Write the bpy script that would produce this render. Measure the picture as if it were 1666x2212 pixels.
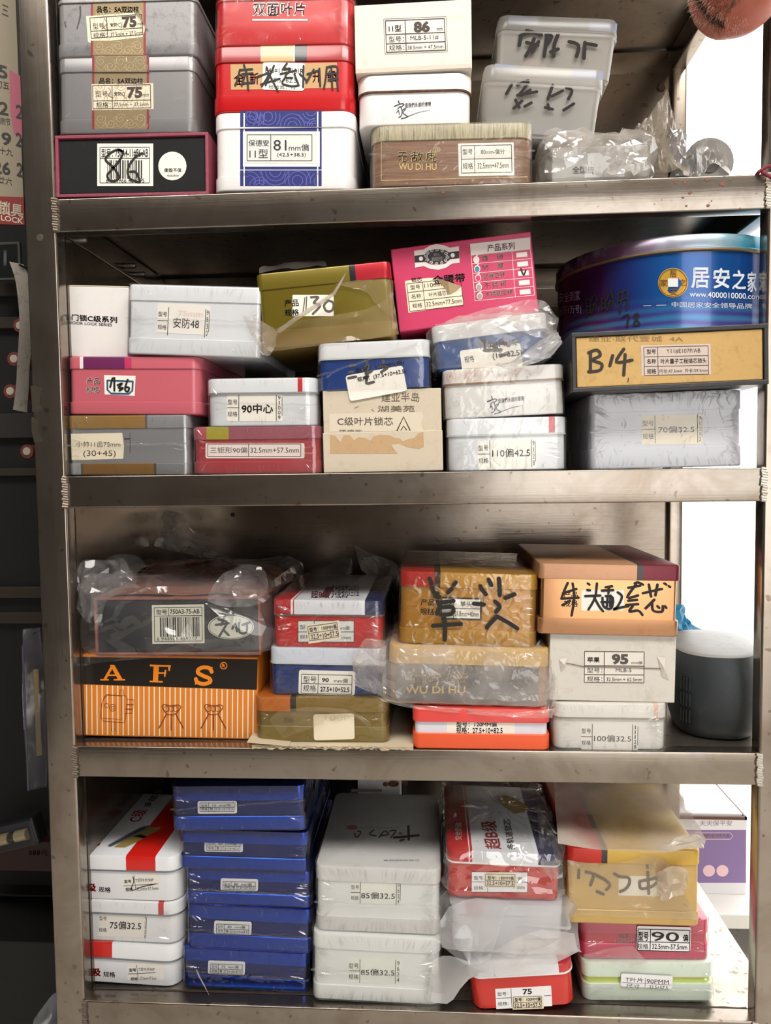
import bpy, bmesh, math, random
import numpy as np
from mathutils import Vector, Matrix, noise

# ------------------------------------------------------------------ camera, world, lights, exposure
for _o in list(bpy.data.objects):
    bpy.data.objects.remove(_o)
SC = bpy.context.scene
COL = SC.collection
PW, PH, FPX = 1666, 2212, 1612.1
CAM = np.array([.03343, -.96244, 1.0])
YAW, PITCH, ROLL = .06095, .05698, -.01268

def cam_axes():
    cy, sy, cp, sp = math.cos(YAW), math.sin(YAW), math.cos(PITCH), math.sin(PITCH)
    fwd = np.array([-sy * cp, cy * cp, -sp]); r0 = np.array([cy, sy, 0.]); u0 = np.cross(r0, fwd)
    c, s = math.cos(ROLL), math.sin(ROLL)
    return c * r0 + s * u0, -s * r0 + c * u0, fwd
CR, CU, CF = cam_axes()
_cd = bpy.data.cameras.new('camera')
_cd.sensor_fit = 'HORIZONTAL'; _cd.sensor_width = 36; _cd.lens = 36 * FPX / PW
_cd.clip_start = .02; _cd.clip_end = 60
_co = bpy.data.objects.new('camera', _cd); COL.objects.link(_co)
_co.matrix_world = Matrix(((CR[0], CU[0], -CF[0], CAM[0]), (CR[1], CU[1], -CF[1], CAM[1]), (CR[2], CU[2], -CF[2], CAM[2]), (0, 0, 0, 1)))
SC.camera = _co

wd = bpy.data.worlds.new('world'); SC.world = wd; wd.use_nodes = True
_bg = wd.node_tree.nodes['Background']
_bg.inputs[0].default_value = (1.0, .985, .965, 1)
_bg.inputs[1].default_value = 3.3

def area(name, loc, target, sx, sy, power, col):
    d = bpy.data.lights.new(name, 'AREA'); d.shape = 'RECTANGLE'; d.size = sx; d.size_y = sy
    d.energy = power; d.color = col
    o = bpy.data.objects.new(name, d); COL.objects.link(o); o.location = loc
    o.rotation_euler = (Vector(target) - Vector(loc)).to_track_quat('-Z', 'Y').to_euler()
    return o
# two unseen area lights added overhead as fill for the box fronts
area('added_fill_light', (.75, -1.05, 2.6), (.4, -.1, .8), 1.2, .5, 30, (1, .96, .9))
area('added_fill_light', (-.6, -1.05, 2.6), (-.2, -.1, .8), 1.2, .5, 20, (1, .95, .88))

vs = SC.view_settings
vs.view_transform = 'Standard'; vs.look = 'None'; vs.gamma = 1; vs.exposure = 0.12
vs.use_curve_mapping = False
SC.cycles.use_denoising = True; SC.cycles.use_light_tree = False
SC.cycles.transparent_max_bounces = 12
SC.cycles.max_bounces = 5; SC.cycles.diffuse_bounces = 3; SC.cycles.glossy_bounces = 3
SC.cycles.use_adaptive_sampling = True; SC.cycles.adaptive_threshold = .08
SC.cycles.caustics_reflective = False; SC.cycles.caustics_refractive = False

# ------------------------------------------------------------------ pixel -> world
def rays(px):
    px = np.asarray(px, float).reshape(-1, 2)
    return ((px[:, 0:1] - PW / 2) / FPX) * CR + ((PH / 2 - px[:, 1:2]) / FPX) * CU + CF
def at(x, y, Y):
    d = rays([(x, y)])[0]
    return Vector(CAM + d * ((Y - CAM[1]) / d[1]))
def at_z(x, y, z):
    d = rays([(x, y)])[0]
    return Vector(CAM + d * ((z - CAM[2]) / d[2]))

# ------------------------------------------------------------------ materials
def lin(h):
    h = h.lstrip('#'); out = []
    for i in (0, 2, 4):
        c = int(h[i:i + 2], 16) / 255
        out.append(c / 12.92 if c <= .04045 else ((c + .055) / 1.055) ** 2.4)
    return (*out, 1)
_mats = {}
class NT:
    def __init__(s, name):
        s.m = bpy.data.materials.new(name); s.m.use_nodes = True
        s.t = s.m.node_tree; s.t.nodes.clear(); s.n = s.t.nodes; s.l = s.t.links
        s.out = s.n.new('ShaderNodeOutputMaterial')
    def node(s, typ, **kw):
        n = s.n.new(typ)
        for k, v in kw.items():
            if k.startswith('i_'):
                n.inputs[k[2:].replace('_', ' ')].default_value = v
            elif k.startswith('n_'):
                n.inputs[int(k[2:])].default_value = v
            else:
                setattr(n, k, v)
        return n
    def link(s, a, b):
        s.l.new(a, b)
    def coord(s, scale=(1, 1, 1), rot=(0, 0, 0)):
        tc = s.node('ShaderNodeTexCoord'); mp = s.node('ShaderNodeMapping')
        mp.inputs['Scale'].default_value = scale; mp.inputs['Rotation'].default_value = rot
        s.link(tc.outputs['Object'], mp.inputs['Vector']); return mp.outputs['Vector']
    def noise(s, vec, scale, detail=4, rough=.6, dist=0):
        n = s.node('ShaderNodeTexNoise'); n.inputs['Scale'].default_value = scale
        n.inputs['Detail'].default_value = detail; n.inputs['Roughness'].default_value = rough
        n.inputs['Distortion'].default_value = dist
        s.link(vec, n.inputs['Vector']); return n.outputs['Fac']
    def ramp(s, fac, stops, const=False):
        r = s.node('ShaderNodeValToRGB'); cr = r.color_ramp
        if const: cr.interpolation = 'CONSTANT'
        while len(cr.elements) < len(stops): cr.elements.new(.5)
        for e, (p, c) in zip(cr.elements, stops):
            e.position = max(0, min(1, p)); e.color = c
        s.link(fac, r.inputs['Fac']); return r.outputs['Color']
    def mix(s, fac, a, b, typ='MIX'):
        n = s.node('ShaderNodeMix', data_type='RGBA', blend_type=typ)
        for sock, v in ((n.inputs[0], fac), (n.inputs[6], a), (n.inputs[7], b)):
            if isinstance(v, (int, float, tuple)): sock.default_value = v
            else: s.link(v, sock)
        return n.outputs[2]
    def bump(s, h, strength, dist=.001):
        b = s.node('ShaderNodeBump'); b.inputs['Strength'].default_value = strength
        b.inputs['Distance'].default_value = dist; s.link(h, b.inputs['Height']); return b.outputs['Normal']

def G(v):
    return (v, v, v, 1)

def mat(key, col, rough=.4, metal=0., dirt=0., dirtcol='#6a5a48', scale=40., coat=0., bump=0., dents=0., seed=0., bands=None):
    """plain / worn paint, paper, tin; bands = [(x0,col)...] constant stripes along local X given as (pos in metres, hex)"""
    k = (key, col, rough, metal, dirt, dirtcol, scale, coat, bump, dents, seed, tuple(bands) if bands else None)
    if k in _mats: return _mats[k]
    t = NT(key); p = t.node('ShaderNodeBsdfPrincipled')
    base = lin(col); v = t.coord()
    if bands:
        tc = t.node('ShaderNodeTexCoord'); sx = t.node('ShaderNodeSeparateXYZ'); t.link(tc.outputs['Object'], sx.inputs[0])
        mr = t.node('ShaderNodeMapRange'); mr.inputs[1].default_value = -.2; mr.inputs[2].default_value = .2
        t.link(sx.outputs['X'], mr.inputs[0])
        base = t.ramp(mr.outputs[0], [(0, lin(col))] + [((x + .2) / .4, lin(c)) for x, c in bands], True)
    if dirt > 0:
        n1 = t.noise(v, scale, 5, .75, .3)
        f = t.ramp(n1, [(.56 - .1 * dirt, G(0)), (.74 - .08 * dirt, G(min(1, dirt)))])
        base = t.mix(f, base, lin(dirtcol))
        n2 = t.noise(v, scale * 7, 1, .6)
        f2 = t.ramp(n2, [(.66, G(0)), (.74, G(min(1, dirt * .8)))])
        base = t.mix(f2, base, lin(dirtcol))
    if isinstance(base, tuple): p.inputs['Base Color'].default_value = base
    else: t.link(base, p.inputs['Base Color'])
    p.inputs['Roughness'].default_value = rough; p.inputs['Metallic'].default_value = metal
    if coat:
        p.inputs['Coat Weight'].default_value = coat; p.inputs['Coat Roughness'].default_value = .12
    if bump:
        nb = t.noise(v, 320, 3, .6); t.link(t.bump(nb, bump, .0006), p.inputs['Normal'])
    elif dents:
        nb = t.noise(v, 22, 2, .5); t.link(t.bump(nb, dents, .004), p.inputs['Normal'])
    t.link(p.outputs[0], t.out.inputs[0]); _mats[k] = t.m
    return t.m

def steel(key, col='#b9b2a6', rough=.26, axis='x', stain=.5, sc=1.):
    """brushed stainless steel with stains"""
    k = ('steel', key, col, rough, axis, stain, sc)
    if k in _mats: return _mats[k]
    t = NT(key); p = t.node('ShaderNodeBsdfPrincipled')
    s = {'x': (1.2, 60, 60), 'z': (60, 60, 1.2), 'y': (60, 1.2, 60)}[axis]
    v = t.coord(s); w = t.coord()
    g = t.noise(v, 6 * sc, 2, .7)
    blot = t.noise(w, 9, 4, .7, .6)
    spots = t.noise(w, 75, 1, .6)
    f = t.ramp(blot, [(.45, G(0)), (.7, G(stain))])
    c = t.mix(f, lin(col), lin('#6b5a49'))
    f2 = t.ramp(spots, [(.68, G(0)), (.73, G(.55))])
    c = t.mix(f2, c, lin('#59412f'))
    t.link(c, p.inputs['Base Color'])
    rr = t.node('ShaderNodeMapRange'); rr.inputs[3].default_value = rough * .85; rr.inputs[4].default_value = rough * 1.25
    t.link(g, rr.inputs[0]); t.link(rr.outputs[0], p.inputs['Roughness'])
    p.inputs['Metallic'].default_value = .92
    ad = t.node('ShaderNodeMath', operation='ADD'); t.link(g, ad.inputs[0]); t.link(blot, ad.inputs[1])
    t.link(t.bump(g, .10, .0008), p.inputs['Normal'])
    t.link(p.outputs[0], t.out.inputs[0]); _mats[k] = t.m
    return t.m

def schlick(t, f0):
    lw = t.node('ShaderNodeLayerWeight'); pw = t.node('ShaderNodeMath', operation='POWER'); pw.inputs[1].default_value = 4.5
    t.link(lw.outputs['Facing'], pw.inputs[0])
    ma = t.node('ShaderNodeMath', operation='MULTIPLY_ADD'); ma.inputs[1].default_value = .75; ma.inputs[2].default_value = f0; ma.use_clamp = True
    t.link(pw.outputs[0], ma.inputs[0]); return ma

def film(key, milk=.12, tint='#f2eeea', rough=.1, wr=.6, scale=60., gloss=1.0, dirt=0., stretch=(1, 1, 1), back=.45):
    """thin plastic film: see-through, with milky scatter and glossy wrinkles"""
    k = ('film', key, milk, tint, rough, wr, scale, gloss, dirt, stretch, back)
    if k in _mats: return _mats[k]
    t = NT(key); v = t.coord(stretch)
    n1 = t.noise(v, scale, 1, .5, 1.); n2 = t.noise(v, scale * .28, 1, .5, 0)
    ad = t.node('ShaderNodeMath', operation='ADD'); t.link(n1, ad.inputs[0]); t.link(n2, ad.inputs[1])
    nor = t.bump(ad.outputs[0], min(1, wr), .0026)
    tr = t.node('ShaderNodeBsdfTransparent')
    df = t.node('ShaderNodeBsdfDiffuse'); tl = t.node('ShaderNodeBsdfTranslucent')
    for q in (df, tl): q.inputs['Color'].default_value = lin(tint)
    if dirt:
        nd = t.noise(t.coord(), 35, 5, .7)
        cc = t.mix(t.ramp(nd, [(.5, G(0)), (.75, G(dirt))]), lin(tint), lin('#8a6f55'))
        t.link(cc, df.inputs['Color'])
    ms = t.node('ShaderNodeMixShader'); ms.inputs[0].default_value = back
    t.link(df.outputs[0], ms.inputs[1]); t.link(tl.outputs[0], ms.inputs[2])
    mk = t.node('ShaderNodeMapRange'); mk.inputs[1].default_value = .35; mk.inputs[2].default_value = .65
    mk.inputs[3].default_value = milk * .5; mk.inputs[4].default_value = min(1, milk * 1.5)
    t.link(n2, mk.inputs[0])
    m1 = t.node('ShaderNodeMixShader'); t.link(mk.outputs[0], m1.inputs[0])
    t.link(tr.outputs[0], m1.inputs[1]); t.link(ms.outputs[0], m1.inputs[2])
    gl = t.node('ShaderNodeBsdfGlossy'); gl.inputs['Roughness'].default_value = rough; t.link(nor, gl.inputs['Normal'])
    mu = schlick(t, .055 * gloss)
    m2 = t.node('ShaderNodeMixShader'); t.link(mu.outputs[0], m2.inputs[0])
    t.link(m1.outputs[0], m2.inputs[1]); t.link(gl.outputs[0], m2.inputs[2])
    t.link(m2.outputs[0], t.out.inputs[0]); _mats[k] = t.m
    return t.m

INK = mat('black_print', '#1d1a1a', .6)
INKB = mat('brown_black_print', '#3a2c22', .6)
INKN = mat('navy_print', '#141c2c', .5)
MARK = mat('marker_ink', '#0d0b09', .6)
PAPER = mat('label_paper', '#efebe0', .6)
CREAM = mat('cream_label', '#ece0c6', .6)
GREYP = mat('grey_label', '#d9dad4', .45)
WHITEP = mat('white_print', '#f2eee9', .5)
REDP = mat('red_print', '#b3141c', .5)

# ------------------------------------------------------------------ mesh helpers
def mesh_obj(name, verts, faces, m, parent=None, smooth=False):
    me = bpy.data.meshes.new(name)
    me.from_pydata([tuple(v) for v in verts], [], [tuple(f) for f in faces]); me.update()
    if m: me.materials.append(m)
    if smooth:
        me.polygons.foreach_set('use_smooth', [True] * len(me.polygons))
        try: me.set_sharp_from_angle(angle=math.radians(38))
        except Exception: pass
    o = bpy.data.objects.new(name, me); COL.objects.link(o)
    if parent is not None: o.parent = parent
    return o
def tag(o, label, cat, group=None, kind=None):
    if label: o['label'] = label
    if cat: o['category'] = cat
    if group: o['group'] = group
    if kind: o['kind'] = kind
    return o
def empty(name, mw):
    o = bpy.data.objects.new(name, None); COL.objects.link(o); o.matrix_world = mw
    o.empty_display_size = .02
    return o

class MB:
    """mesh collector"""
    def __init__(s): s.v = []; s.f = []
    def add(s, v, f):
        b = len(s.v); s.v += [tuple(q) for q in v]; s.f += [tuple(i + b for i in q) for q in f]; return s
    def box(s, x0, x1, y0, y1, z0, z1, bev=0.):
        if bev:
            v, f = rprism(x1 - x0, y1 - y0, z1 - z0, bev, bev, seg=2)
            v = [(a + (x0 + x1) / 2, b + y0, c + z0) for a, b, c in v]
            return s.add(v, f)
        v = [(x, y, z) for z in (z0, z1) for y in (y0, y1) for x in (x0, x1)]
        return s.add(v, [(0, 2, 3, 1), (4, 5, 7, 6), (0, 1, 5, 4), (2, 6, 7, 3), (0, 4, 6, 2), (1, 3, 7, 5)])
    def tube(s, pts, r, n=8, cap=True):
        pts = [Vector(p) for p in pts]; rs = r if isinstance(r, (list, tuple)) else [r] * len(pts)
        rings = []; up = Vector((0, 0, 1))
        for i, p in enumerate(pts):
            d = (pts[min(i + 1, len(pts) - 1)] - pts[max(i - 1, 0)]).normalized()
            a = d.cross(up)
            if a.length < .1: a = d.cross(Vector((1, 0, 0)))
            a.normalize(); b = a.cross(d)
            rings.append([p + (a * math.cos(6.28318 * k / n) + b * math.sin(6.28318 * k / n)) * rs[i] for k in range(n)])
        v = [q for rg in rings for q in rg]; f = []
        for i in range(len(rings) - 1):
            for k in range(n):
                f.append((i * n + k, i * n + (k + 1) % n, (i + 1) * n + (k + 1) % n, (i + 1) * n + k))
        if cap:
            f.append(tuple(range(n - 1, -1, -1))); f.append(tuple((len(rings) - 1) * n + k for k in range(n)))
        return s.add(v, f)
    def lathe(s, prof, n=40, c=(0, 0, 0)):
        v = []; f = []
        for r, z in prof:
            for k in range(n):
                a = 6.28318 * k / n; v.append((c[0] + r * math.cos(a), c[1] + r * math.sin(a), c[2] + z))
        for i in range(len(prof) - 1):
            for k in range(n):
                f.append((i * n + k, i * n + (k + 1) % n, (i + 1) * n + (k + 1) % n, (i + 1) * n + k))
        if prof[0][0] > 0: f.append(tuple(range(n - 1, -1, -1)))
        if prof[-1][0] > 0: f.append(tuple((len(prof) - 1) * n + k for k in range(n)))
        return s.add(v, f)
    def build(s, name, m, parent=None, smooth=False):
        return mesh_obj(name, s.v, s.f, m, parent, smooth)

def routline(W, D, r, inset=0., seg=6, sub=0.):
    """rounded rectangle x in [-W/2,W/2], y in [0,D]; front is y=0"""
    r = max(r - inset, .0003); x0, x1, y0, y1 = -W / 2 + inset, W / 2 - inset, inset, D - inset
    pts = []
    for cx, cy, a0 in ((x1 - r, y0 + r, -90), (x1 - r, y1 - r, 0), (x0 + r, y1 - r, 90), (x0 + r, y0 + r, 180)):
        for k in range(seg + 1):
            a = math.radians(a0 + 90 * k / seg); pts.append((cx + r * math.cos(a), cy + r * math.sin(a)))
    if sub:
        out = []
        for i, p in enumerate(pts):
            q = pts[(i + 1) % len(pts)]; out.append(p)
            n = int(math.hypot(q[0] - p[0], q[1] - p[1]) / sub)
            for k in range(1, n): out.append((p[0] + (q[0] - p[0]) * k / n, p[1] + (q[1] - p[1]) * k / n))
        pts = out
    return pts
def lprism(W, D, r, levels, seg=6, sub=0., caps=(True, True)):
    """levels: [(z, inset)]"""
    v = []; f = []; n = 0
    base = routline(W, D, r, 0, seg, sub)
    for z, ins in levels:
        if sub:
            ring = []
            for x, y in base:
                sx = (W / 2 - ins) / (W / 2); sy = (D / 2 - ins) / (D / 2)
                ring.append((x * sx, D / 2 + (y - D / 2) * sy))
        else: ring = routline(W, D, r, ins, seg)
        n = len(ring); v += [(x, y, z) for x, y in ring]
    for i in range(len(levels) - 1):
        for k in range(n):
            f.append((i * n + k, i * n + (k + 1) % n, (i + 1) * n + (k + 1) % n, (i + 1) * n + k))
    if caps[0]: f.append(tuple(range(n - 1, -1, -1)))
    if caps[1]: f.append(tuple((len(levels) - 1) * n + k for k in range(n)))
    return v, f
def rprism(W, D, H, r, b, seg=3):
    return lprism(W, D, r, [(0, b), (b * .3, b * .3), (b, 0), (H - b, 0), (H - b * .3, b * .3), (H, b)], seg)

# ------------------------------------------------------------------ text
_fc = {}
def glyphs(s, bold=0.):
    k = (s, bold)
    if k in _fc: return _fc[k]
    if bold > 0 and any(ord(q) > 0x2e80 for q in s):      # offset outlines break on dense characters: thicken by overprinting
        v0, f0 = glyphs(s, 0.); w = max(1, len(s)) ; n = len(v0); V = []; F = []
        for i, (dx, dy) in enumerate(((-1, -1), (1, 1), (1, -1))):
            V.append(v0 + np.array([dx * bold * .8 / w, dy * bold * .8])); F += [tuple(q + i * n for q in g) for g in f0]
        v = np.concatenate(V); mn, mx = v.min(0), v.max(0); _fc[k] = ((v - mn) / (mx - mn), F); return _fc[k]
    c = bpy.data.curves.new('t', 'FONT'); c.body = s; c.resolution_u = 3; c.offset = bold; c.fill_mode = 'FRONT'
    o = bpy.data.objects.new('t', c)
    me = o.to_mesh()
    v = np.zeros(len(me.vertices) * 3); me.vertices.foreach_get('co', v); v = v.reshape(-1, 3)[:, :2].copy()
    f = [tuple(p.vertices) for p in me.polygons]
    o.to_mesh_clear(); bpy.data.objects.remove(o); bpy.data.curves.remove(c)
    if len(v):
        mn, mx = v.min(0), v.max(0); v = (v - mn) / np.maximum(mx - mn, 1e-6)
    _fc[k] = (v, f); return _fc[k]

def smooth_pts(pts, n=5):
    if len(pts) < 3: return [tuple(p) for p in pts]
    P = [pts[0]] + list(pts) + [pts[-1]]; out = []
    for i in range(1, len(P) - 2):
        a, b, c, d = (np.array(P[i + j], float) for j in (-1, 0, 1, 2))
        for k in range(n):
            t = k / n
            out.append(tuple(.5 * (2 * b + (c - a) * t + (2 * a - 5 * b + 4 * c - d) * t * t + (3 * b - a - 3 * c + d) * t ** 3)))
    out.append(tuple(pts[-1])); return out

class Ink:
    """flat print laid out in photo pixels, projected on a face of a thing"""
    def __init__(s, ang=0., piv=(0, 0)):
        s.v = []; s.f = []; s.lay = []; s.k = 0; s.ca, s.sa = math.cos(math.radians(ang)), math.sin(math.radians(ang)); s.piv = piv
    def _add(s, v, f):
        b = len(s.v); px, py = s.piv; s.k += 1
        for x, y in v:
            s.lay.append(s.k)
            x -= px; y -= py; s.v.append((px + x * s.ca - y * s.sa, py + x * s.sa + y * s.ca))
        s.f += [tuple(i + b for i in q) for q in f]; return s
    def text(s, t, x0, y0, x1, y1, bold=0., rot=0, flip=False):
        v, f = glyphs(t, bold)
        if not len(v): return s
        if rot == 90: q = [(x0 + (x1 - x0) * b, y0 + (y1 - y0) * a) for a, b in v]; q = [(x1 + x0 - (x0 + (x1 - x0) * (b)), y0 + (y1 - y0) * a) for a, b in v]
        elif rot == -90: q = [(x0 + (x1 - x0) * (1 - b), y1 + (y0 - y1) * a) for a, b in v]
        elif flip: q = [(x1 + (x0 - x1) * a, y0 + (y1 - y0) * b) for a, b in v]
        else: q = [(x0 + (x1 - x0) * a, y1 + (y0 - y1) * b) for a, b in v]
        return s._add(q, f)
    def stext(s, t, x0, y0, x1, y1, sk, bold=0.):
        """text whose right end is shifted down by sk px"""
        v, f = glyphs(t, bold)
        return s._add([(x0 + (x1 - x0) * a, y1 + (y0 - y1) * b + sk * a) for a, b in v], f)
    def col(s, t, x0, x1, y0, y1, bold=0.):
        n = len(t); h = (y1 - y0) / n
        for i, c in enumerate(t):
            w = (x1 - x0) * .32 if c == '1' else 0
            s.text(c, x0 + w, y0 + i * h + h * .12, x1 - w, y0 + (i + 1) * h - h * .12, bold)
        return s
    def poly(s, pts):
        return s._add(pts, [tuple(range(len(pts)))])
    def rect(s, x0, y0, x1, y1):
        return s.poly([(x0, y0), (x1, y0), (x1, y1), (x0, y1)])
    def line(s, x0, y0, x1, y1, w=1.2):
        d = math.hypot(x1 - x0, y1 - y0) or 1; nx, ny = -(y1 - y0) / d * w / 2, (x1 - x0) / d * w / 2
        return s.poly([(x0 + nx, y0 + ny), (x1 + nx, y1 + ny), (x1 - nx, y1 - ny), (x0 - nx, y0 - ny)])
    def frame(s, x0, y0, x1, y1, w=1.2):
        for a in ((x0, y0, x1, y0), (x1, y0, x1, y1), (x1, y1, x0, y1), (x0, y1, x0, y0)): s.line(*a, w)
        return s
    def ell(s, cx, cy, rx, ry, n=24):
        return s.poly([(cx + rx * math.cos(6.28318 * k / n), cy + ry * math.sin(6.28318 * k / n)) for k in range(n)])
    def ring(s, cx, cy, rx, ry, w=1.2, n=28):
        return s.stroke([(cx + rx * math.cos(6.28318 * k / n), cy + ry * math.sin(6.28318 * k / n)) for k in range(n + 1)], w, 1)
    def stroke(s, pts, w=3., n=4, taper=0.):
        p = smooth_pts(pts, n) if n > 1 else [tuple(q) for q in pts]
        L = []; R = []; m = len(p)
        for i, q in enumerate(p):
            a = p[max(i - 1, 0)]; b = p[min(i + 1, m - 1)]
            d = math.hypot(b[0] - a[0], b[1] - a[1]) or 1
            ww = w / 2 * (1 - taper * i / max(1, m - 1))
            nx, ny = -(b[1] - a[1]) / d * ww, (b[0] - a[0]) / d * ww
            L.append((q[0] + nx, q[1] + ny)); R.append((q[0] - nx, q[1] - ny))
        v = L + R; s._add(v, [(i, i + 1, m + i + 1, m + i) for i in range(m - 1)])
        if w > 2.2:
            s.ell(*p[0], w / 2, w / 2, 10)
            s.ell(*p[-1], w / 2 * (1 - taper), w / 2 * (1 - taper), 10)
        return s
    def strokes(s, lst, w=3., n=4):
        for q in lst: s.stroke(q, w, n)
        return s
    def spiral(s, cx, cy, r, turns, w=1.2, a0=0., ry=None, sgn=1):
        n = int(turns * 14); ry = ry or r
        return s.stroke([(cx + r * (1 - k / n * .85) * math.cos(a0 + sgn * 6.28318 * turns * k / n), cy + ry * (1 - k / n * .85) * math.sin(a0 + sgn * 6.28318 * turns * k / n)) for k in range(n + 1)], w, 1)
    def barcode(s, x0, y0, x1, y1, seed=1):
        rnd = random.Random(seed); x = x0
        while x < x1 - 1:
            w = rnd.choice((1.2, 1.2, 2.2, 3.2)); w = min(w, x1 - x); s.rect(x, y0, x + w, y1); x += w + rnd.choice((1.2, 1.6, 2.6))
        return s
    def table(s, x0, y0, x1, y1, vx=(), hy=(), w=1.3):
        s.frame(x0, y0, x1, y1, w)
        for x in vx: s.line(x, y0, x, y1, w)
        for y in hy: s.line(x0, y, x1, y, w)
        return s
    def put(s, T, name, m, parent=None, off=.0004, face='front', y=None):
        pts = project(T, s.v, face, off + (np.array(s.lay) * 2.5e-6 if len(s.lay) == len(s.v) else 0), y)
        return mesh_obj(name, pts, s.f, m, parent or T.o)

def project(T, px, face='front', off=0., y=None):
    Mi = np.array(T.mi); d = rays(px) @ Mi[:3, :3].T; o = Mi[:3, :3] @ CAM + Mi[:3, 3]
    if face == 'front': t = ((T.ins if y is None else y) - off - o[1]) / d[:, 1]
    elif face == 'top': t = (T.H + off - o[2]) / d[:, 2]
    elif face == 'left': t = (-T.W / 2 - off - o[0]) / d[:, 0]
    elif face == 'cyl':
        R = T.R + off; oy = o[1] - T.cyl[1]; ox = o[0] - T.cyl[0]
        A = d[:, 0] ** 2 + d[:, 1] ** 2; B = 2 * (ox * d[:, 0] + oy * d[:, 1]); C = ox * ox + oy * oy - R * R
        t = (-B - np.sqrt(np.maximum(B * B - 4 * A * C, 0))) / (2 * A)
    return o + d * t[:, None]

def sticker(T, pts, m=PAPER, ang=0., piv=None, name='sticker', off=.0003, face='front', y=None, r=0.):
    """a paper label: thin plate. pts = (x0,y0,x1,y1) or polygon, in photo pixels"""
    if len(pts) == 4 and not isinstance(pts[0], tuple):
        x0, y0, x1, y1 = pts
        if r:
            q = []
            for cx, cy, a0 in ((x1 - r, y0 + r, -90), (x1 - r, y1 - r, 0), (x0 + r, y1 - r, 90), (x0 + r, y0 + r, 180)):
                for k in range(4):
                    a = math.radians(a0 + 30 * k); q.append((cx + r * math.cos(a), cy + r * math.sin(a)))
            pts = q
        else: pts = [(x0, y0), (x1, y0), (x1, y1), (x0, y1)]
    I = Ink(ang, piv or pts[0]); I.poly(pts)
    a = project(T, I.v, face, off, y); b = project(T, I.v, face, 0., y); n = len(a)
    f = [tuple(range(n))] + [(k, (k + 1) % n, n + (k + 1) % n, n + k) for k in range(n)]
    return mesh_obj(name, list(a) + list(b), f, m, T.o)

# ------------------------------------------------------------------ things
class Thing:
    pass
def place(name, TL, TR, BL, BR, Y=.004, yaw=0., on=None, roll=None, lift=0.):
    """frame of a box-like thing from the photo corners of its front face; rests on `on` (a z value or things)"""
    T = Thing(); y = math.radians(yaw)
    c = at((TL[0] + TR[0] + BL[0] + BR[0]) / 4, (TL[1] + TR[1] + BL[1] + BR[1]) / 4, Y)
    lx = Vector((math.cos(y), math.sin(y), 0)); nrm = Vector((-math.sin(y), math.cos(y), 0))
    def hit(p):
        d = Vector(rays([p])[0]); o = Vector(CAM); return o + d * ((c - o).dot(nrm) / d.dot(nrm))
    a, b, e, g = (hit(p) for p in (TL, TR, BL, BR))
    u = lambda p: (p - c).dot(lx)
    T.W = ((u(b) - u(a)) + (u(g) - u(e))) / 2
    r = (math.atan2(b.z - a.z, u(b) - u(a)) + math.atan2(g.z - e.z, u(g) - u(e))) / 2 if roll is None else math.radians(roll)
    bot = (e + g) / 2; top = (a + b) / 2
    cu = (u(bot) + u(top)) / 2
    org = c + lx * cu; zb = bot.z; zt = top.z
    if on is not None:
        if isinstance(on, (int, float)): zb = on + abs(math.sin(r)) * T.W / 2
        else:
            zz = -9
            for s in (on if isinstance(on, (list, tuple)) else [on]):
                for k in (-1, 1):
                    xx = org.x + k * T.W / 2; sx = max(s.x - s.W / 2, min(s.x + s.W / 2, xx))
                    zs = s.zt + math.tan(s.roll) * (sx - s.x)
                    zz = max(zz, zs - math.tan(r) * (sx - org.x))
            zb = zz
        zb += lift
    T.H = (zt - zb) * math.cos(r); T.roll = r; T.x = org.x; T.zt = zt; T.ins = 0.
    org = Vector((org.x, org.y, zb)); T.org = org
    T.mw = Matrix.Translation(org) @ Matrix.Rotation(y, 4, 'Z') @ Matrix.Rotation(-r, 4, 'Y')
    T.mi = T.mw.inverted(); T.o = empty(name, T.mw); T.name = name
    return T
def xloc(T, px, py):
    return float(project(T, [(px, py)])[0][0])
def zloc(T, px, py):
    return float(project(T, [(px, py)])[0][2])

def tin(T, D, lid_h, base_h, lid, body, base=None, r=.012, ins=.0016, rim=None):
    """pressed tin box: lid, body, base flange (heights in metres)"""
    T.D = D; W, H = T.W, T.H; b = .0016; T.ins = ins; T.r = r
    mesh_obj('lid', *lprism(W, D, r, [(H - lid_h, .0006), (H - lid_h + .0006, 0), (H - b * 1.5, 0), (H - b * .6, b * .35), (H, b * 1.4)]), lid, T.o, True)
    lo = base_h if base_h else 0
    lv = [(lo, 0), (H - lid_h + .001, 0)] if lo else [(0, b), (b * .5, b * .3), (b * 1.4, 0), (H - lid_h + .001, 0)]
    v, f = lprism(W - 2 * ins, D - 2 * ins, max(r - ins, .001), lv)
    mesh_obj('body', [(x, y + ins, z) for x, y, z in v], f, body, T.o, True)
    if base_h:
        mesh_obj('base', *lprism(W, D, r, [(0, b), (b * .5, b * .3), (b * 1.4, 0), (base_h - .0006, 0), (base_h, .0006)]), base or lid, T.o, True)
    if rim:
        v, f = lprism(W + .0012, D + .0012, r, [(H - lid_h - .0011, 0), (H - lid_h + .0011, 0)])
        mesh_obj('rim', [(x, y - .0006, z) for x, y, z in v], f, rim, T.o, True)
    return T

def nz(x, y, z, s):
    return noise.noise(Vector((x * s, y * s, z * s)))
def ridge(x, y, z, s):
    return (1 - abs(noise.noise(Vector((x * s, y * s, z * s))))) ** 3

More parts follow.
